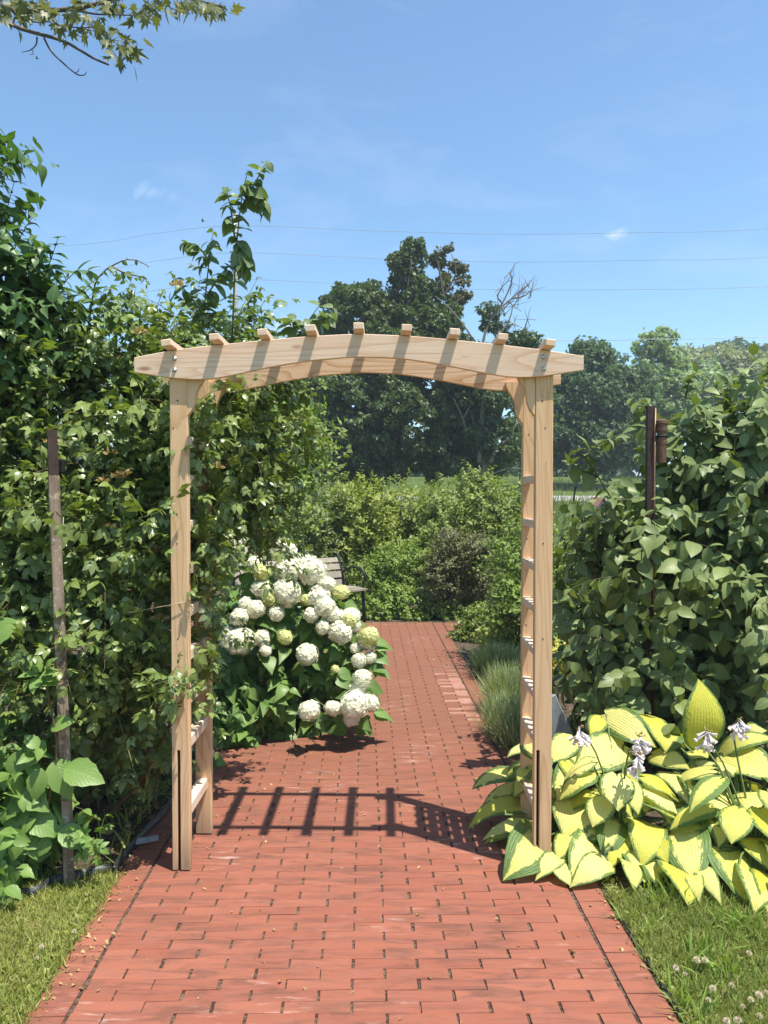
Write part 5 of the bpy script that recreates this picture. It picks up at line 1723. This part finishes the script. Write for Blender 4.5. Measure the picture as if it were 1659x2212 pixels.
# leaves held below and between the flower heads
O_, A_, N_, S_ = [], [], [], []
for hobj in [o for o in hyd.children if o.name.startswith('flower_head')]:
    c = np.array(hobj.location[:]) + hb; rr = hobj.scale[0]
    for k in range(5):
        a = rng.uniform(0, 6.28)
        dr = unit(np.array([math.cos(a), math.sin(a) * .6 - .1, rng.uniform(-.6, .1)]))
        O_.append(c + np.array([0, rr * 1.0, -rr * rng.uniform(.7, 1.8)]) + dr * rr * .4); A_.append(dr)
        N_.append(np.array([0, -.5, .8]) + rng.normal(0, .3, 3)); S_.append(rng.uniform(.09, .14))
foliage(hyd, ht, np.array(O_), frames(np.array(A_), np.array(N_)), np.array(S_), M['hydra'], limit=90, min_px=10, stuff='collar_foliage')
# ---- hostas ---------------------------------------------------------------------
def hosta_leaf_mesh(base, tip, width, face, arch=.18, cup=.18, wav=.05, nu=13, nv=9):
    """one large pleated leaf from its base to its tip"""
    base, tip = np.asarray(base, float), np.asarray(tip, float)
    L = np.linalg.norm(tip - base); d = (tip - base) / L
    n = unit(face - d * np.dot(face, d))
    mid = (base + tip) / 2 + n * L * arch * 2
    us = np.linspace(0, 1, nu)
    prof = np.interp(us, [0, .05, .14, .28, .42, .58, .74, .88, .96, 1], [.30, .66, .90, 1.0, .99, .90, .68, .36, .13, 0.004])
    v, uv = [], []
    ph = rng.uniform(0, 6.28)
    for u, w in zip(us, prof):
        p = (1 - u) ** 2 * base + 2 * u * (1 - u) * mid + u * u * tip
        tg = unit(2 * (1 - u) * (mid - base) + 2 * u * (tip - mid))
        nn = unit(n - tg * np.dot(n, tg)); sd = np.cross(nn, tg)
        for q in np.linspace(-1, 1, nv):
            hw = width / 2 * w
            lift = -cup * (abs(q) ** 1.6) * hw + wav * width * w * math.sin(u * 8 + ph + (1.5 if q > 0 else 0)) * abs(q) ** 2 + .10 * hw * (1 - abs(q)) ** 2 * -1.0
            back = -(0.16 * L * abs(q)) * (1 - u) ** 4
            v.append(p + sd * q * hw + nn * lift + tg * back)
            uv.append((u, q))
    f = []
    for i in range(nu - 1):
        for k in range(nv - 1):
            a = i * nv + k
            f.append((a, a + nv, a + nv + 1, a + 1))
    return np.array(v), np.array(f), np.array(uv)


def hz(zx, zy): return 987.5 + .4048 * zx, 1426.4 + .4048 * zy
def front(zx): return float(np.interp(zx, [0, 265, 600, 940, 1225, 1505, 1660, 1800], [3.08, 3.05, 2.99, 2.95, 2.86, 2.84, 2.78, 2.76])), float(np.interp(zx, [0, 265, 600, 940, 1225, 1505, 1660], [1200, 1200, 1255, 1285, 1360, 1390, 1400]))
def hdep(zx, zy):
    d0, y0 = front(zx)
    return d0 + max(-.02, (y0 - zy)) * .00072


clumpA = thing('hosta', 'shaded hosta clump leaning over the path behind the arbor post', 'hosta', (.78, 3.5, 0), 'variegated hostas')
clumpB = thing('hosta', 'sunlit yellow hosta clump right beside the arbor post', 'hosta', (1.02, 3.28, 0), 'variegated hostas')
clumpC = thing('hosta', 'largest yellow hosta clump, farthest from the arbor post', 'hosta', (1.55, 3.20, 0), 'variegated hostas')
HL = [(470, 940, 265, 1200, 225), (560, 1090, 430, 1200, 95), (740, 970, 610, 1190, 190), (820, 1110, 620, 1255, 130), (520, 1180, 600, 1250, 85), (700, 880, 610, 975, 130), (830, 825, 790, 1050, 145), (905, 890, 815, 1100, 115),
      (1000, 850, 985, 1085, 178), (1010, 1000, 1000, 1168, 230), (1195, 880, 1270, 1185, 215), (1150, 1130, 1225, 1360, 195), (1420, 980, 1505, 1270, 250), (1560, 1170, 1580, 1410, 170), (900, 1110, 940, 1270, 105),
      (700, 710, 585, 930, 235), (750, 690, 920, 830, 145), (985, 715, 1000, 805, 175), (1110, 775, 1130, 862, 165), (1400, 690, 1480, 875, 245), (1560, 690, 1640, 880, 210), (890, 450, 650, 560, 190), (790, 285, 1040, 450, 150),
      (1310, 450, 1288, 130, 190), (620, 410, 505, 540, 120), (680, 575, 520, 670, 150), (1040, 500, 1225, 575, 110), (1110, 590, 1235, 765, 130), (1220, 610, 1390, 565, 75), (1430, 500, 1680, 640, 190), (1410, 490, 1680, 430, 95),
      (1220, 640, 1245, 770, 125), (830, 630, 840, 750, 120), (1160, 390, 1110, 490, 120), (770, 300, 715, 395, 90), (1010, 290, 1110, 480, 130), (1560, 940, 1680, 1130, 160), (1630, 1130, 1650, 1360, 130), (1490, 1270, 1545, 1330, 120),
      (1290, 1140, 1400, 1355, 90), (1255, 1230, 1290, 1345, 80), (1010, 1150, 1065, 1205, 100), (1590, 830, 1680, 915, 130), (620, 910, 540, 1085, 110), (1270, 770, 1335, 925, 140), (880, 590, 960, 650, 120), (1180, 450, 1240, 400, 110),
      (950, 760, 900, 860, 120), (1350, 850, 1390, 990, 150), (1250, 480, 1330, 520, 120), (1500, 420, 1640, 380, 110), (1480, 560, 1420, 640, 130), (1060, 960, 1120, 1080, 120), (760, 880, 700, 960, 110), (620, 640, 540, 740, 120),
      (1700, 600, 1790, 760, 200), (1720, 800, 1800, 1000, 220), (1700, 1000, 1760, 1230, 200), (1720, 400, 1830, 480, 180), (1740, 1200, 1790, 1420, 180)]
HA = [(330, 600, 100, 682, 120), (415, 660, 145, 802, 125), (400, 780, 90, 890, 130), (415, 870, 158, 955, 90), (410, 950, 170, 1060, 110), (410, 480, 280, 515, 90), (390, 420, 420, 535, 110), (330, 700, 200, 740, 90), (420, 740, 300, 860, 110), (380, 560, 330, 640, 100), (430, 850, 330, 980, 110), (470, 560, 380, 690, 120), (460, 1000, 300, 1060, 110)]


def put_hosta(clump, bx_, by_, tx, ty, wz, db, dt, face):
    a = P(*hz(bx_, by_), db); b = P(*hz(tx, ty), dt)
    a[2] = max(a[2], .05); b[2] = max(b[2], .015)
    b = a + (b - a) * 1.10; b[2] = max(b[2], .012)
    w = 1.24 * wz * .4048 * (db + dt) / 2 / FPX
    v, f, u = hosta_leaf_mesh(a, b, w, face, arch=rng.uniform(.12, .26), cup=rng.uniform(.06, .30), wav=rng.uniform(.03, .085))
    o = obj('leaf', v, f, M['hosta'], clump, uv=u, tint=np.full(len(v), rng.random()))
    c = np.array(clump.location[:])
    stalks[clump.name].tube(curve([(c[0] + rng.normal() * .04, c[1] + rng.normal() * .04, -.01), (a + c) / 2 + np.array([0, 0, .08]), a + (b - a) * .02], 8), np.linspace(.007, .004, 9)[:len(curve([(0, 0, 0), (1, 1, 1), (2, 2, 0)], 8))], 5)


stalks = {c.name: MB() for c in (clumpA, clumpB, clumpC)}
for q in HL:
    cl = clumpB if (q[0] + q[2]) / 2 < 985 else clumpC
    dt = hdep(q[2], q[3]); db = max(hdep(q[0], q[1]), dt + .02) + .05
    up = np.array([rng.normal() * .22, -.62 + rng.normal() * .12, .72])
    if q[:2] == (1310, 450): db, dt, up = 3.42, 3.46, np.array([.1, -1, .1])
    put_hosta(cl, *q, db, dt, up)
for q in HA:
    y = 1426.4 + .4048 * q[3]
    dt = (1.55 - .04) * FPX / (y - 1068); dt = float(np.clip(dt, 3.36, 3.60)); db = min(max(dt + .05, 3.42), 3.66)
    if q[2] > 300: dt, db = 3.42, 3.50
    put_hosta(clumpA, *q, db, dt, np.array([-.35 + rng.normal() * .2, -.35, .9]))
# filler leaves lower inside each clump
for cl, n_, rr in ((clumpA, 14, .22), (clumpB, 16, .26), (clumpC, 22, .36)):
    c = np.array(cl.location[:])
    for k in range(n_):
        a = rng.uniform(0, 6.28); el = rng.uniform(.1, .9)
        dr = np.array([math.cos(a), math.sin(a) * .7, 0])
        b0 = c + dr * rr * .45 + np.array([0, .06, .12 + .28 * el]); b1 = c + dr * rr * 1.0 + np.array([0, .04, .06 + .22 * el])
        v, f, u = hosta_leaf_mesh(b0, b1, rng.uniform(.10, .15), unit(np.array([dr[0] * .4, dr[1] * .4 - .2, .9])), .14, .2, .04)
        obj('leaf', v, f, M['hosta'], cl, uv=u, tint=np.full(len(v), rng.random()))
        stalks[cl.name].tube(curve([(c[0], c[1], 0), (b0 + c) / 2 + np.array([0, 0, .04]), b0], 6), .005, 5)
for c in (clumpA, clumpB, clumpC):
    o = stalks[c.name].obj('leaf_stalks', M['green_stem'], c, smooth=True); o['kind'] = 'stuff'

# hosta blossoms: nodding bells on bare stalks
def bell():
    r_ = [.12, .16, .22, .26, .34, .52]; x_ = [0, .15, .4, .65, .85, 1.0]
    v, f = [], []
    for x, r0 in zip(x_, r_):
        for k in range(6):
            a = k * math.pi / 3
            v.append((x, r0 * .42 * math.cos(a) * (1 + .0), r0 * .42 * math.sin(a)))
    for i in range(5):
        for k in range(6):
            a, b = i * 6 + k, i * 6 + (k + 1) % 6
            f += [(a, b, b + 6), (a, b + 6, a + 6)]
    return np.array(v), np.array(f), np.array([(q[0], .6) for q in v])
bl = bell()
for (fx, fy, tx, ty, d_, cl) in ((985, 520, 975, 400, 3.16, clumpB), (965, 640, 960, 500, 3.06, clumpB), (1325, 520, 1330, 370, 3.26, clumpC), (1475, 440, 1500, 310, 3.36, clumpC), (650, 450, 650, 355, 3.32, clumpB)):
    p0, p1 = P(*hz(fx, fy), d_), P(*hz(tx, ty), d_ - .02)
    c = np.array(cl.location[:])
    stem = curve([(c[0] + .02, c[1], .05), (p0 + c) / 2 + np.array([0, .06, .18]), p0 * .5 + p1 * .5 + np.array([0, .02, .01]), p1], 14)
    v, f = tube(stem, np.linspace(.005, .0025, len(stem)), 5)
    fs = obj('flower_stalk', v, f, M['green_stem'], cl)
    for k in range(22):
        t = rng.random() ** 1.3
        o_ = p1 + (p0 - p1) * t * .55 + rng.normal(0, .004, 3)
        dr = unit(np.array([rng.normal() * .8, rng.normal() * .6 - .2, -.9 + rng.normal() * .3]) if t > .1 else np.array([rng.normal() * .6, rng.normal() * .5, .2]))
        v, f, u, tt = stamp([bl], o_[None], frames(dr[None], rng.normal(size=(1, 3))), np.array([.050 * rng.uniform(.65, 1.15) if t > .1 else .022]), np.array([rng.random()]))
        obj('blossom', v, f, M['bell'] if t > .1 else M['dead_flower'], fs, uv=u, tint=tt)

# ---- lawns ------------------------------------------------------------------------
def lawn_blades(n, xr, yr, test, label, hmin=.018, hmax=.05, mat='grass'):
    x = rng.uniform(*xr, n); y = rng.uniform(*yr, n)
    k = test(x, y); x, y = x[k], y[k]; n = len(x)
    org = np.stack([x, y, np.full(n, -.008)], 1)
    ax = unit(np.stack([rng.normal(0, .55, n), rng.normal(0, .55, n), np.ones(n)], 1))
    patch = .5 + .5 * np.sin(x * 9 + 2 * np.sin(y * 7)) * np.cos(y * 8 + x * 3)
    tint = np.clip(rng.random(n) * .7 + patch * .3, 0, 1)
    v, f, u, t = stamp([blade(.45, .060), blade(.8, .05), blade(.2, .055)], org, frames(ax, rng.normal(0, 1, (n, 3))), rng.uniform(hmin, hmax, n), tint)
    tag(obj('grass', v, f, M[mat], uv=u, tint=t), label, kind='stuff')
lx_ = lambda y: SL - .128 - math.tan(PA) * (y - PY0)
rx_ = lambda y: SR + .132 - math.tan(PA) * (y - PY0)
lawn_blades(52000, (-2.6, -.9), (1.5, 3.12), lambda x, y: (x < lx_(y) + .01 + .03 * rng.random(len(x))), 'short yellow-green lawn grass before the rose bed')
lawn_blades(60000, (.75, 2.6), (1.5, 2.95), lambda x, y: (x > rx_(y) - .005), 'green lawn grass dotted with clover before the hostas', .02, .055, 'grass_green')
lawn_blades(5200, (-2.6, -.9), (1.5, 3.12), lambda x, y: (x < lx_(y) + .02) & (np.sin(x * 13 + y * 5) + np.sin(y * 17) > -.2), 'straw-coloured dry grass blades in the lawn before the rose bed', .02, .05, 'dry_grass')
lawn_blades(4200, (.75, 2.6), (1.5, 2.95), lambda x, y: (x > rx_(y) - .01) & (np.sin(x * 11 + y * 6) + np.sin(y * 15) > -.1), 'straw-coloured dry grass blades in the clover lawn', .02, .05, 'dry_grass')
lawn_blades(2600, (.75, 2.2), (2.2, 3.05), lambda x, y: (x > rx_(y)) & (np.sin(x * 16) * np.sin(y * 14 + 1) > .35), 'tall bright grass tufts before the hostas', .05, .10, 'tall_grass')
# broad weedy tufts at the lawn edges
n = 700
tt_ = rng.uniform(1.9, 3.1, n); sd = rng.random(n) < .5
xx = np.where(sd, lx_(tt_) - np.abs(rng.normal(0, .04, n)), rx_(tt_) + np.abs(rng.normal(.01, .03, n)))
cl_ = rng.normal(0, .02, (n, 1))
org = np.stack([xx, tt_, np.full(n, 0.0)], 1)
ax = unit(np.stack([rng.normal(0, .6, n), rng.normal(0, .6, n), np.full(n, .7)], 1))
v, f, u, t = stamp([ovate(3, .10, .2, .5, 'lance'), ovate(3, .3, .2, .2, 'round')], org, frames(ax, rng.normal(0, .4, (n, 3)) + np.array([0, 0, 1])), rng.uniform(.010, .032, n), rng.uniform(.2, 1, n))
tag(obj('edge_weeds', v, f, M['grass'], uv=u, tint=t), 'weedy grass tufts creeping over the path edges', kind='stuff')
# clover flowers
def clover_mesh(k):
    n = 34
    i = np.arange(n) + .5; ph = np.arccos(1 - 1.5 * i / n); th = i * 2.4
    d = np.stack([np.cos(th) * np.sin(ph), np.sin(th) * np.sin(ph), np.cos(ph)], 1)
    v, f, u, t = stamp([quad_leaf(.22, .1)], d * .35, frames(d + np.array([0, 0, .3]), d + np.array([.01, 0, .5])), np.full(n, .75), np.random.default_rng(k).random(n))
    return mesh_from('clover_flower', v, f, u, t)
cms = [clover_mesh(k) for k in range(3)]
for me in cms: me.materials.append(M['clover'])
spots = [(1505, 2075, .013), (1460, 2090, .010), (1523, 2075, .011), (1580, 2130, .011), (1540, 2135, .010), (1618, 2060, .010), (1640, 2150, .012), (1622, 2160, .010), (1655, 2145, .010), (1595, 2205, .012), (1570, 2205, .010), (1530, 2160, .008), (1480, 2105, .008), (1605, 2175, .009), (1640, 2195, .010), (28, 1938, .012), (90, 2045, .008), (160, 2012, .008), (80, 2070, .007), (12, 1948, .008)]
for j, (x, y, r_) in enumerate(spots):
    c = G(x, y, .045)
    t = thing('clover_flower', 'faded pinkish white clover head in the lawn grass', 'clover', (c[0], c[1], 0), 'clover flowers in the lawn')
    o = bpy.data.objects.new('blossom', cms[j % 3]); COL.objects.link(o); o.parent = t
    o.location = (0, 0, .045); o.scale = (r_, r_, r_); o.rotation_euler = (rng.normal() * .3, rng.normal() * .3, rng.uniform(0, 6))
    v, f = tube([(c[0], c[1], -.005), (c[0] + .002, c[1], .045)], .0012, 4); obj('stem', v, f, M['green_stem'], t)

# ---- litter on the bricks and soil ------------------------------------------------------
n = 420
y = rng.uniform(2.0, 7.5, n); s = rng.uniform(SL - .1, SR + .1, n)
s[:150] = np.where(rng.random(150) < .75, SL - .11 + np.abs(rng.normal(0, .05, 150)), SR + .1)
y[:150] = rng.uniform(2.2, 3.6, 150)
s[150:230] = rng.uniform(SL, SL + .5, 80); y[150:230] = rng.uniform(3.3, 4.6, 80)
org = np.stack([s - math.tan(PA) * (y - PY0), y, np.full(n, .004)], 1)
ax = np.stack([rng.normal(size=n), rng.normal(size=n), rng.normal(0, .15, n)], 1)
v, f, u, t = stamp([ovate(3, .3, .5, .5), ovate(3, .22, .4, -.4), ovate(3, .4, .7, .2)], org, frames(ax, np.array([0, 0, 1.0]) + rng.normal(0, .35, (n, 3))), rng.uniform(.006, .021, n), rng.random(n) ** 1.2)
tag(obj('leaf_litter', v, f, M['litter'], uv=u, tint=t), 'dry leaf crumbs and petals scattered over the bricks', kind='stuff')
n = 1500
sd = rng.random(n) < .6
x = np.where(sd, rng.uniform(-2.4, -1.0, n), rng.uniform(.85, 2.2, n)); y = rng.uniform(3.1, 6.5, n)
org = np.stack([x, y, np.full(n, -.004)], 1)
ax = np.stack([rng.normal(size=n), rng.normal(size=n), rng.normal(0, .25, n)], 1)
v, f, u, t = stamp([ovate(3, .12, .5, .3), ovate(3, .3, .5, .4), quad_leaf(.08, 0)], org, frames(ax, np.array([0, 0, 1.0]) + rng.normal(0, .4, (n, 3))), rng.uniform(.02, .06, n), rng.random(n) ** 2)
k_ = ~((x > lx_(y) - .02) & (x < rx_(y) + .02))
tag(obj('mulch', v, f, M['litter'], uv=u, tint=t), 'dry twigs and dead leaves lying on the bed soil', kind='stuff')
n = 120
y = rng.uniform(3.15, 4.2, n); x = lx_(y) - np.abs(rng.normal(.06, .08, n))
org = np.stack([x, y, np.full(n, -.01)], 1)
ax = unit(np.stack([rng.normal(0, .6, n), rng.normal(0, .6, n), np.full(n, .8)], 1))
v, f, u, t = stamp([blade(.7, .035)], org, frames(ax, rng.normal(size=(n, 3))), rng.uniform(.05, .14, n), rng.random(n))
tag(obj('bed_weeds', v, f, M['grass'], uv=u, tint=t), 'thin grass weeds in the shaded bed edge', kind='stuff')

# ---- overhanging maple branch, top left -----------------------------------------------------
OY = 6.0
om = thing('overhanging_maple', 'maple branches with yellow-green lobed leaves hanging into the sky corner', 'tree', (-6.2, 6.6, 0))
v, f = tube(curve([(-6.2, 6.6, -.1), (-6.1, 6.6, 2.5), (-5.9, 6.5, 5.0), (-5.8, 6.5, 8.5)], 14), np.linspace(.26, .12, 13)[:len(curve([(0, 0, 0)] * 4, 14))], 10)
obj('trunk', v, f, M['bark'], om)
BR = [([(-300, -330, 6.3), (-120, -60, 6.1), (0, 35, OY), (45, 62, OY), (110, 80, OY), (150, 95, OY), (200, 125, OY), (235, 140, OY)], .020),
      ([(-120, -140, 6.1), (0, 12, OY), (80, 22, OY), (170, 18, OY), (240, 0, OY), (330, -12, OY), (420, 0, OY), (480, 15, OY)], .022),
      ([(80, 80, OY), (78, 96, OY), (66, 108, OY), (47, 113, OY)], .007), ([(68, 105, OY), (72, 116, OY), (64, 118, OY)], .004), ([(95, 82, OY), (110, 110, OY), (135, 135, OY), (165, 160, OY), (182, 162, OY), (186, 155, OY)], .008), ([(163, 158, OY), (170, 152, OY), (170, 146, OY)], .004),
      ([(110, 40, OY), (130, 55, OY), (170, 60, OY), (215, 70, OY)], .008), ([(160, 20, OY), (205, 30, OY), (260, 32, OY), (330, 35, OY)], .009), ([(170, 60, OY), (200, 58, OY), (225, 45, OY), (222, 38, OY)], .005), ([(330, -5, OY), (380, 22, OY), (410, 30, OY)], .006), ([(20, 20, OY), (60, 45, OY), (110, 48, OY)], .009), ([(420, 0, OY), (440, 20, OY), (455, 30, OY)], .005)]
for q, r_ in BR:
    c = curve([P(*p) for p in q], 18)
    v, f = tube(c, np.linspace(r_, r_ * .35, len(c)), 6); obj('branch', v, f, M['bark'], om)
v, f = tube(curve([(-5.85, 6.5, 5.6), (-4.6, 6.4, 6.3), P(-120, -140, 6.1)], 10), .035, 6); obj('branch', v, f, M['bark'], om)
v, f = tube(curve([(-5.85, 6.5, 5.9), (-4.9, 6.4, 6.8), P(-300, -330, 6.3)], 10), .03, 6); obj('branch', v, f, M['bark'], om)
LP = []
for cx, cy, sx, sy, k in ((265, 112, 36, 26, 34), (60, 22, 55, 26, 46), (150, 35, 55, 26, 40), (225, 12, 50, 16, 30), (340, 22, 45, 16, 22), (395, 5, 45, 12, 24), (440, 18, 30, 10, 12), (470, 22, 20, 14, 12), (250, 80, 18, 8, 5), (215, 60, 30, 16, 9), (-60, -20, 70, 50, 40), (200, -50, 160, 25, 60), (30, 8, 60, 14, 24), (310, 38, 16, 8, 5), (500, 28, 8, 8, 3)):
    for _ in range(k):
        LP.append(P(cx + rng.normal() * sx * .62, cy + rng.normal() * sy * .62, OY + rng.normal() * .18))
LP = np.array(LP); n = len(LP)
ax = unit(np.stack([rng.normal(.25, .7, n), rng.normal(-.3, .6, n), rng.normal(-.55, .45, n)], 1))
mt_ = [maple_leaf(k, .2 + .15 * k) for k in range(4)]
foliage(om, mt_, LP, frames(ax, rng.normal(0, .5, (n, 3)) + np.array([0, -.1, 1.0])), .098 * rng.uniform(.7, 1.2, n), M['over'], limit=300, min_px=8)
ps = MB()
for p, a in zip(LP[::2], ax[::2]):
    ps.tube([p, p - a * .05 + np.array([0, 0, .03])], .0015, 3, False)
o = ps.obj('leaf_stalks', M['twig'], om, smooth=True); o['kind'] = 'stuff'

# ---- insects in the air ---------------------------------------------------------------------
for (x, y, d_, lb) in ((145, 232, 3.6, 'tiny dark insect flying below the maple twigs'), (438, 478, 3.2, 'tiny dark insect hovering above the rose shoots')):
    if x == 145: x, y = 80, 127
    c = P(x, y, d_)
    t = thing('insect', lb, 'insect', c)
    v, f = tube([c + (-.006, 0, 0), c + (-.002, 0, .001), c + (.003, 0, .001), c + (.006, 0, 0)], [.001, .0028, .003, .0012], 6); obj('body', v, f, M['insect'], t)
    for sg in (-1, 1):
        w = np.array([(0, 0, .002), (.004, sg * .004, .006), (.002, sg * .011, .008), (-.004, sg * .008, .006), (0, 0, .0015), (.004, sg * .004, .0055), (.002, sg * .011, .0075), (-.004, sg * .008, .0055)]) + c
        obj('wing', w, [(0, 1, 2, 3), (7, 6, 5, 4), (0, 4, 5, 1), (1, 5, 6, 2), (2, 6, 7, 3), (3, 7, 4, 0)], M['wing'], t, smooth=False)

# ---- summer haze ------------------------------------------------------------------
hz_m = bpy.data.materials.new('haze')
hz_m.use_nodes = True
hn = hz_m.node_tree
hn.nodes.clear()
ho = hn.nodes.new('ShaderNodeOutputMaterial')
hv = hn.nodes.new('ShaderNodeVolumePrincipled')
hv.inputs['Color'].default_value = (0.80, 0.90, 1.0, 1)
hv.inputs['Density'].default_value = 0.0015
hv.inputs['Anisotropy'].default_value = 0.2
hn.links.new(hv.outputs[0], ho.inputs['Volume'])
zl = float((Z.min())) - 1.0
MB().box((-405, -65, zl), (405, 705, 17.5)).obj('haze', hz_m)['kind'] = 'stuff'
